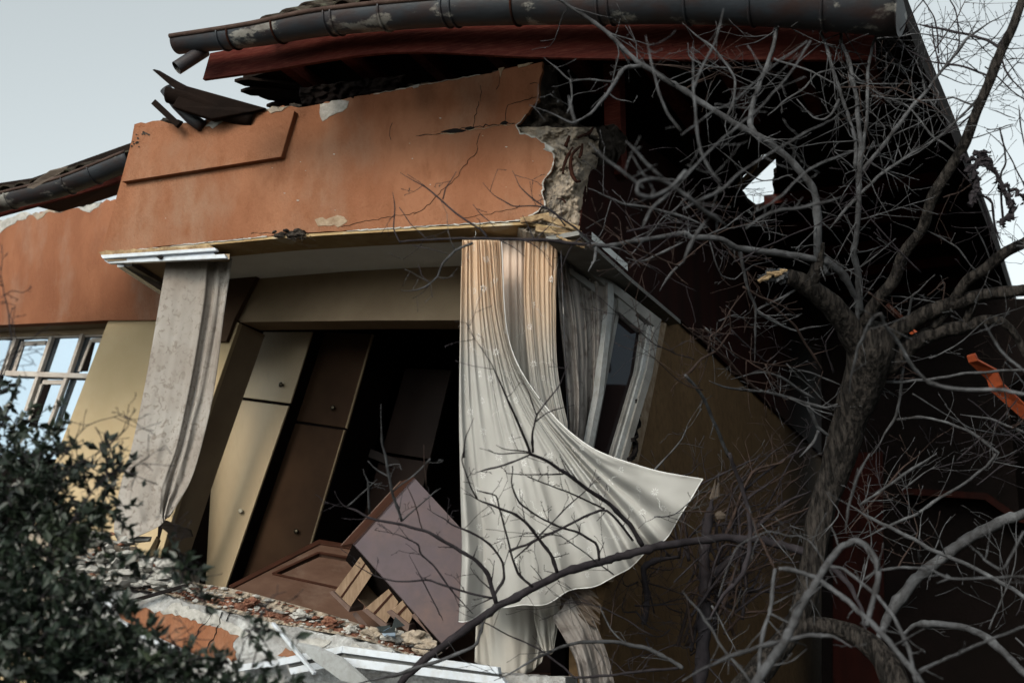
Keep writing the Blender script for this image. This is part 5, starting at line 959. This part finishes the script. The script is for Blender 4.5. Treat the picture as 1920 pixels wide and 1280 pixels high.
# limbs of a second, nearer tree that cross the view out of focus
near = thing('near_bare_tree', 'blurred pale branches of a nearer bare tree across the lower right', 'tree', P(1410, 1600, 4.2))
NB = [(A9([(330, 1500), (410, 1280), (500, 1150), (570, 1050), (620, 950), (650, 880), (700, 790), (770, 690), (820, 600), (890, 520), (960, 480), (1030, 510), (1090, 590), (1100, 700), (1060, 850), (1040, 960)]), 30, 14), (A9([(540, 640), (650, 650), (750, 690), (850, 760), (950, 840), (1050, 930), (1150, 1040), (1250, 1160), (1350, 1290)]), 13, 17), (A9([(520, 640), (500, 800), (490, 880), (440, 1050), (420, 1250)]), 11, 11), (A9([(490, 890), (620, 950)]), 8, 5), (A9([(800, 625), (900, 640), (1000, 710), (1100, 790), (1170, 880), (1220, 970), (1270, 1090), (1310, 1280)]), 9, 11),
      (A9([(0, 1265), (150, 1180), (300, 1120), (450, 1070), (600, 1035), (750, 1010), (850, 1020), (950, 1080)]), 13, 12), (A9([(1020, 700), (1100, 650), (1250, 630), (1380, 640), (1500, 690), (1700, 690), (1925, 680)]), 7, 6), (A9([(1480, 670), (1500, 690), (1430, 715)]), 6, 5), (A9([(920, 440), (930, 300), (980, 130), (1050, -10)]), 8, 7), (A9([(870, 720), (720, 480), (600, 450), (480, 430), (300, 520), (200, 800)]), 5, 4), (A9([(520, 640), (430, 460), (380, 330), (200, 140), (0, -30)]), 6, 4), (A9([(1330, 1210), (1600, 1090), (1925, 960)]), 7, 7), (A9([(1920, 430), (1850, 560), (1800, 640), (1700, 590), (1680, 550)]), 7, 5), (A9([(430, 1200), (600, 1160), (700, 1090)]), 5, 3), (A9([(0, 760), (130, 930), (240, 1100), (380, 1270)]), 7, 8),
      (A6([(935, 940), (950, 830), (980, 700), (1020, 600), (1060, 520), (1110, 485), (1150, 560), (1230, 670), (1300, 790), (1400, 880), (1550, 905), (1750, 910), (1930, 930)]), 10, 11), (A6([(1700, 540), (1780, 680), (1850, 750), (1925, 810)]), 7, 7),
      (A3([(60, 260), (60, 500), (90, 800), (150, 950), (210, 1030)]), 6, 10), (A3([(230, 50), (180, 240), (110, 380), (60, 490)]), 6, 8), (A3([(720, 230), (600, 420), (450, 590), (350, 680), (200, 800), (0, 1010)]), 5, 7), (A3([(0, 760), (150, 640), (300, 560), (500, 380), (700, 235)]), 5, 4), (A3([(870, 660), (700, 740), (620, 790), (460, 880), (330, 970), (200, 1080)]), 5, 8), (A3([(1170, 800), (900, 870), (700, 960), (560, 1100), (400, 1200)]), 4, 8),
      (A2([(1940, 1110), (1860, 1040), (1750, 1003), (1665, 1030), (1665, 1090), (1740, 1112), (1850, 1060), (1940, 960)]), 11, 11), (A2([(1710, 200), (1740, 330), (1780, 500), (1830, 630), (1910, 740)]), 5, 6), (A2([(1390, 800), (1480, 890), (1640, 1010), (1700, 1060)]), 8, 9), (A2([(1600, 790), (1700, 900), (1800, 1000)]), 8, 9), (A2([(1840, 1090), (1740, 1180), (1690, 1290)]), 9, 8), (A2([(1280, 540), (1290, 620), (1320, 700)]), 8, 6),
      (A3([(0, 1090), (120, 1180), (250, 1270)]), 13, 14), (A3([(0, 1180), (150, 1100), (220, 1060)]), 10, 8), (A3([(350, 1290), (480, 1200), (700, 1160), (900, 1110)]), 7, 10), (A6([(0, 200), (60, 60), (130, -40)]), 10, 11)]
for i, (pts, w0, w1) in enumerate(NB): limb(near, 'branch', 'bark' if i != 10 else 'twig', pts, w0, w1, 4.5, 300 + i, tl=.14, dens=.6, rough=.4, maxl=0, free=free_ends(pts, [b[0] for b in NB]), wk=.62)
rnd = random.Random(90)
for k in range(64):
    x = rnd.uniform(1120, 1940); y = rnd.uniform(60, 1200); a = rnd.uniform(-1.2, 1.2) + (math.pi / 2 if rnd.random() < .5 else 0); L_ = rnd.uniform(80, 240); c_ = rnd.uniform(-50, 50)
    pts = [(x, y), (x + L_ * .5 * math.cos(a) - c_ * math.sin(a), y - L_ * .5 * math.sin(a) + c_ * math.cos(a)), (x + L_ * math.cos(a), y - L_ * math.sin(a))]
    limb(tree, 'branch', rnd.choice(['bark', 'twig', 'darkbark']), pts, rnd.uniform(3, 5), 2, TB + rnd.uniform(-.4, .6), 500 + k, tl=.28, dens=1.6, maxl=1)
# curled dead leaves and vine on the outer branches
mb = MB()
for k, (pts, w0) in enumerate(((A3([(1560, 880), (1640, 905), (1740, 950), (1800, 1030), (1880, 1080), (1930, 1130)]), 7), (A3([(1640, 940), (1650, 1050), (1620, 1150)]), 9), (A3([(1700, 850), (1660, 920), (1600, 960)]), 8), (A3([(1780, 1050), (1840, 1120), (1850, 1200), (1790, 1260)]), 9), (A3([(1650, 860), (1700, 880), (1740, 950)]), 8))):
    q_ = spline(pts, 26); P3 = [P(x + 4 * math.sin(i * 1.7 + k), y + 4 * math.cos(i * 2.1), TB - .1) for i, (x, y) in enumerate(q_)]; tube(mb, P3, [w0 / 2 * TB / FPX * (.7 + .8 * abs(math.sin(i * 1.3 + k))) for i in range(26)], 6, rough=.6)
    for i in range(0, 26, 2):
        for _ in range(2):
            c = P3[i]; u_ = Vector((rnd.uniform(-1, 1), rnd.uniform(-1, 1), rnd.uniform(-1, .3))).normalized(); s_ = u_.orthogonal().normalized(); l_ = rnd.uniform(.02, .05); mb.add([c, c + u_ * l_ * .5 + s_ * l_ * .3, c + u_ * l_ * .8 + u_.cross(s_) * l_ * .3, c + u_ * l_ * .4 - s_ * l_ * .3], [(0, 1, 2), (0, 2, 3)])
mb.build('dead_leaves', M['darkbark'], tree)

# broken dead shrub in front of the shaded yellow wall
sh = thing('broken_shrub', 'dark tangled broken shrub against the shaded yellow side wall', 'shrub', P(1310, 1300, 7.6))
limb(sh, 'stem', 'darkbark', A9([(90, 1400), (110, 1120), (130, 900), (120, 700), (130, 500), (150, 330), (165, 250)]), 34, 24, 7.6, 700, tw=0, sides=14, rough=.5)
limb(sh, 'stem', 'darkbark', A9([(110, 780), (200, 640), (300, 560), (400, 420), (560, 280), (720, 200)]), 20, 8, 7.6, 701, dens=.6)
limb(sh, 'stem', 'darkbark', A8([(1700, 950), (1720, 800), (1700, 640), (1760, 590), (1900, 570)]), 12, 16, 7.6, 702, dens=.6)
mb = MB()
for k in range(6): tube(mb, [P(1333 + k * 2.5, 935 - k, 7.55), P(1337 + k * 2.2, 915 - (k % 3) * 9, 7.55)], [.012, .002], 5)
mb.build('fresh_break', M['oldwood'], sh)
mb = MB(); lump(mb, P(1350, 966, 7.5), .025, 3, (1.2, .6, 1), 2); mb.build('fresh_break', M['oldwood'], sh)
rnd = random.Random(44)
for k in range(46):
    x0 = rnd.uniform(1270, 1400); y0 = rnd.uniform(1000, 1230); x1 = x0 + rnd.uniform(40, 240); y1 = y0 - rnd.uniform(60, 230); bx_ = rnd.uniform(-70, 10); by_ = rnd.uniform(-70, 10)
    limb(sh, 'branch', rnd.choice(['darkbark', 'darkbark', 'twig']), [(x0, y0), (x0 * .6 + x1 * .4 + bx_, y0 * .6 + y1 * .4 + by_), (x1 * .85 + x0 * .15 + bx_ * .4, y1 + 20), (x1, y1)], rnd.uniform(4, 10), 2, 7.7 + rnd.uniform(-.2, .25), 720 + k, tl=.25, dens=.8, maxl=1)
for k in range(34):
    x0 = rnd.uniform(1190, 1330); y0 = rnd.uniform(1030, 1280); x1 = x0 + rnd.uniform(-90, 120); y1 = y0 + rnd.uniform(-80, 90)
    limb(sh, 'branch', 'darkbark', [(x0, y0), ((x0 + x1) / 2 + rnd.uniform(-30, 30), (y0 + y1) / 2 + rnd.uniform(-30, 30)), (x1, y1)], rnd.uniform(2.5, 5), 1.5, 7.6 + rnd.uniform(-.2, .2), 800 + k, tl=.2, dens=1.4, maxl=1)

# ------------------------------------------------------------------ evergreen bush, near and out of focus at the lower left
def leafy(root, blobs, nleaf, m, seed, ll=.034, stems=True, sub=26):
    rnd = random.Random(seed); tot = sum(b[2] ** 2 * b[4] for b in blobs); mb = MB(); st = MB()
    for (px, py, r, d, dens) in blobs:
        c = P(px, py, d); rw = r * d / FPX; k = int(nleaf * r * r * dens / tot); sprigs = max(3, k // sub)
        for s in range(sprigs):
            u = Vector((rnd.gauss(0, 1), rnd.gauss(0, 1), rnd.gauss(0, 1))).normalized() * rnd.random() ** .45 * rw; base = c + Vector((u.x, u.y * .8, u.z))
            dr = (u.normalized() * .8 + Vector((rnd.uniform(-1, 1), rnd.uniform(-1, 1), rnd.uniform(-.6, 1)))).normalized(); L_ = rnd.uniform(.10, .24); b0 = base - dr * L_ * .5; bend = Vector((rnd.uniform(-1, 1), rnd.uniform(-1, 1), -.4)) * .05
            pts = [b0 + dr * L_ * t + bend * t * t for t in (0, .35, .7, 1)]; tube(st, pts, [.003, .0025, .002, .001], 4, cap=False)
            for q_ in range(sub):
                t = rnd.random(); p = b0 + dr * L_ * t + bend * t * t; o_ = (dr * .5 + Vector((rnd.uniform(-1, 1), rnd.uniform(-1, 1), rnd.uniform(-1, 1)))).normalized(); sd = o_.cross(Vector((rnd.uniform(-1, 1), rnd.uniform(-1, 1), rnd.uniform(-1, 1)))).normalized(); nn_ = o_.cross(sd); l_ = ll * rnd.choice((.5, .8, 1, 1, 1.5)) * rnd.uniform(.8, 1.2); wv_ = l_ * rnd.uniform(.2, .3)
                mb.add([p, p + o_ * l_ * .4 + sd * wv_ + nn_ * l_ * .06, p + o_ * l_, p + o_ * l_ * .4 - sd * wv_ + nn_ * l_ * .06], [(0, 1, 2), (0, 2, 3)])
    mb.build('foliage', M[m], root); 
    return st.build('stems', M['darkbark'], root, True)
bush = thing('evergreen_bush', 'dark small-leaved evergreen bush filling the lower left corner', 'bush', P(60, 1600, 4.6))
BL_ = [(-20, 720, 60, 5.0, .5), (20, 790, 70, 4.9, .8), (60, 880, 95, 4.8, 1.1), (140, 900, 85, 4.7, .9), (215, 890, 50, 4.7, .6), (20, 980, 110, 4.7, 1.2), (120, 1000, 85, 4.6, .9), (180, 960, 60, 4.6, .7), (60, 1090, 110, 4.5, 1.2), (20, 1200, 130, 4.4, 1.5), (150, 1140, 85, 4.5, 1), (200, 1210, 95, 4.4, 1.3), (300, 1262, 75, 4.4, 1.3), (390, 1290, 70, 4.3, 1.2), (480, 1310, 55, 4.3, 1.0), (100, 1280, 120, 4.3, 1.6), (240, 1290, 100, 4.3, 1.5), (235, 1040, 38, 4.6, .5), (540, 1300, 36, 4.3, .8)]
leafy(bush, BL_, 17000, 'leaf', 6)
for k, (pts, w_) in enumerate((([(-40, 1300), (60, 1150), (120, 1000), (190, 900), (270, 868)], 7), ([(60, 1300), (180, 1180), (260, 1100), (340, 1010)], 5), ([(-30, 800), (20, 640), (10, 560), (0, 500)], 5), ([(100, 880), (160, 800), (230, 776)], 2.5), ([(120, 880), (200, 840), (240, 800), (232, 770)], 2), ([(160, 900), (190, 830), (180, 800)], 2), ([(200, 1290), (330, 1200), (400, 1200)], 3), ([(430, 1290), (460, 1200), (490, 1150), (510, 1140)], 3), ([(-20, 690), (30, 660), (60, 655)], 3), ([(0, 560), (20, 545), (40, 548)], 2))):
    limb(bush, 'branch', 'darkbark', pts, w_, 2, 4.5, 900 + k, tl=.12, dens=1.6, depth=(4.5, 4.6))
leafy(bush, [(345, 1060, 16, 4.5, 1), (330, 1040, 14, 4.5, 1), (480, 1170, 14, 4.4, .8), (490, 1200, 14, 4.4, .8), (420, 1240, 14, 4.4, .6), (360, 1100, 12, 4.5, .8), (345, 1230, 16, 4.4, .8)], 330, 'leaf', 8, ll=.04, sub=11)
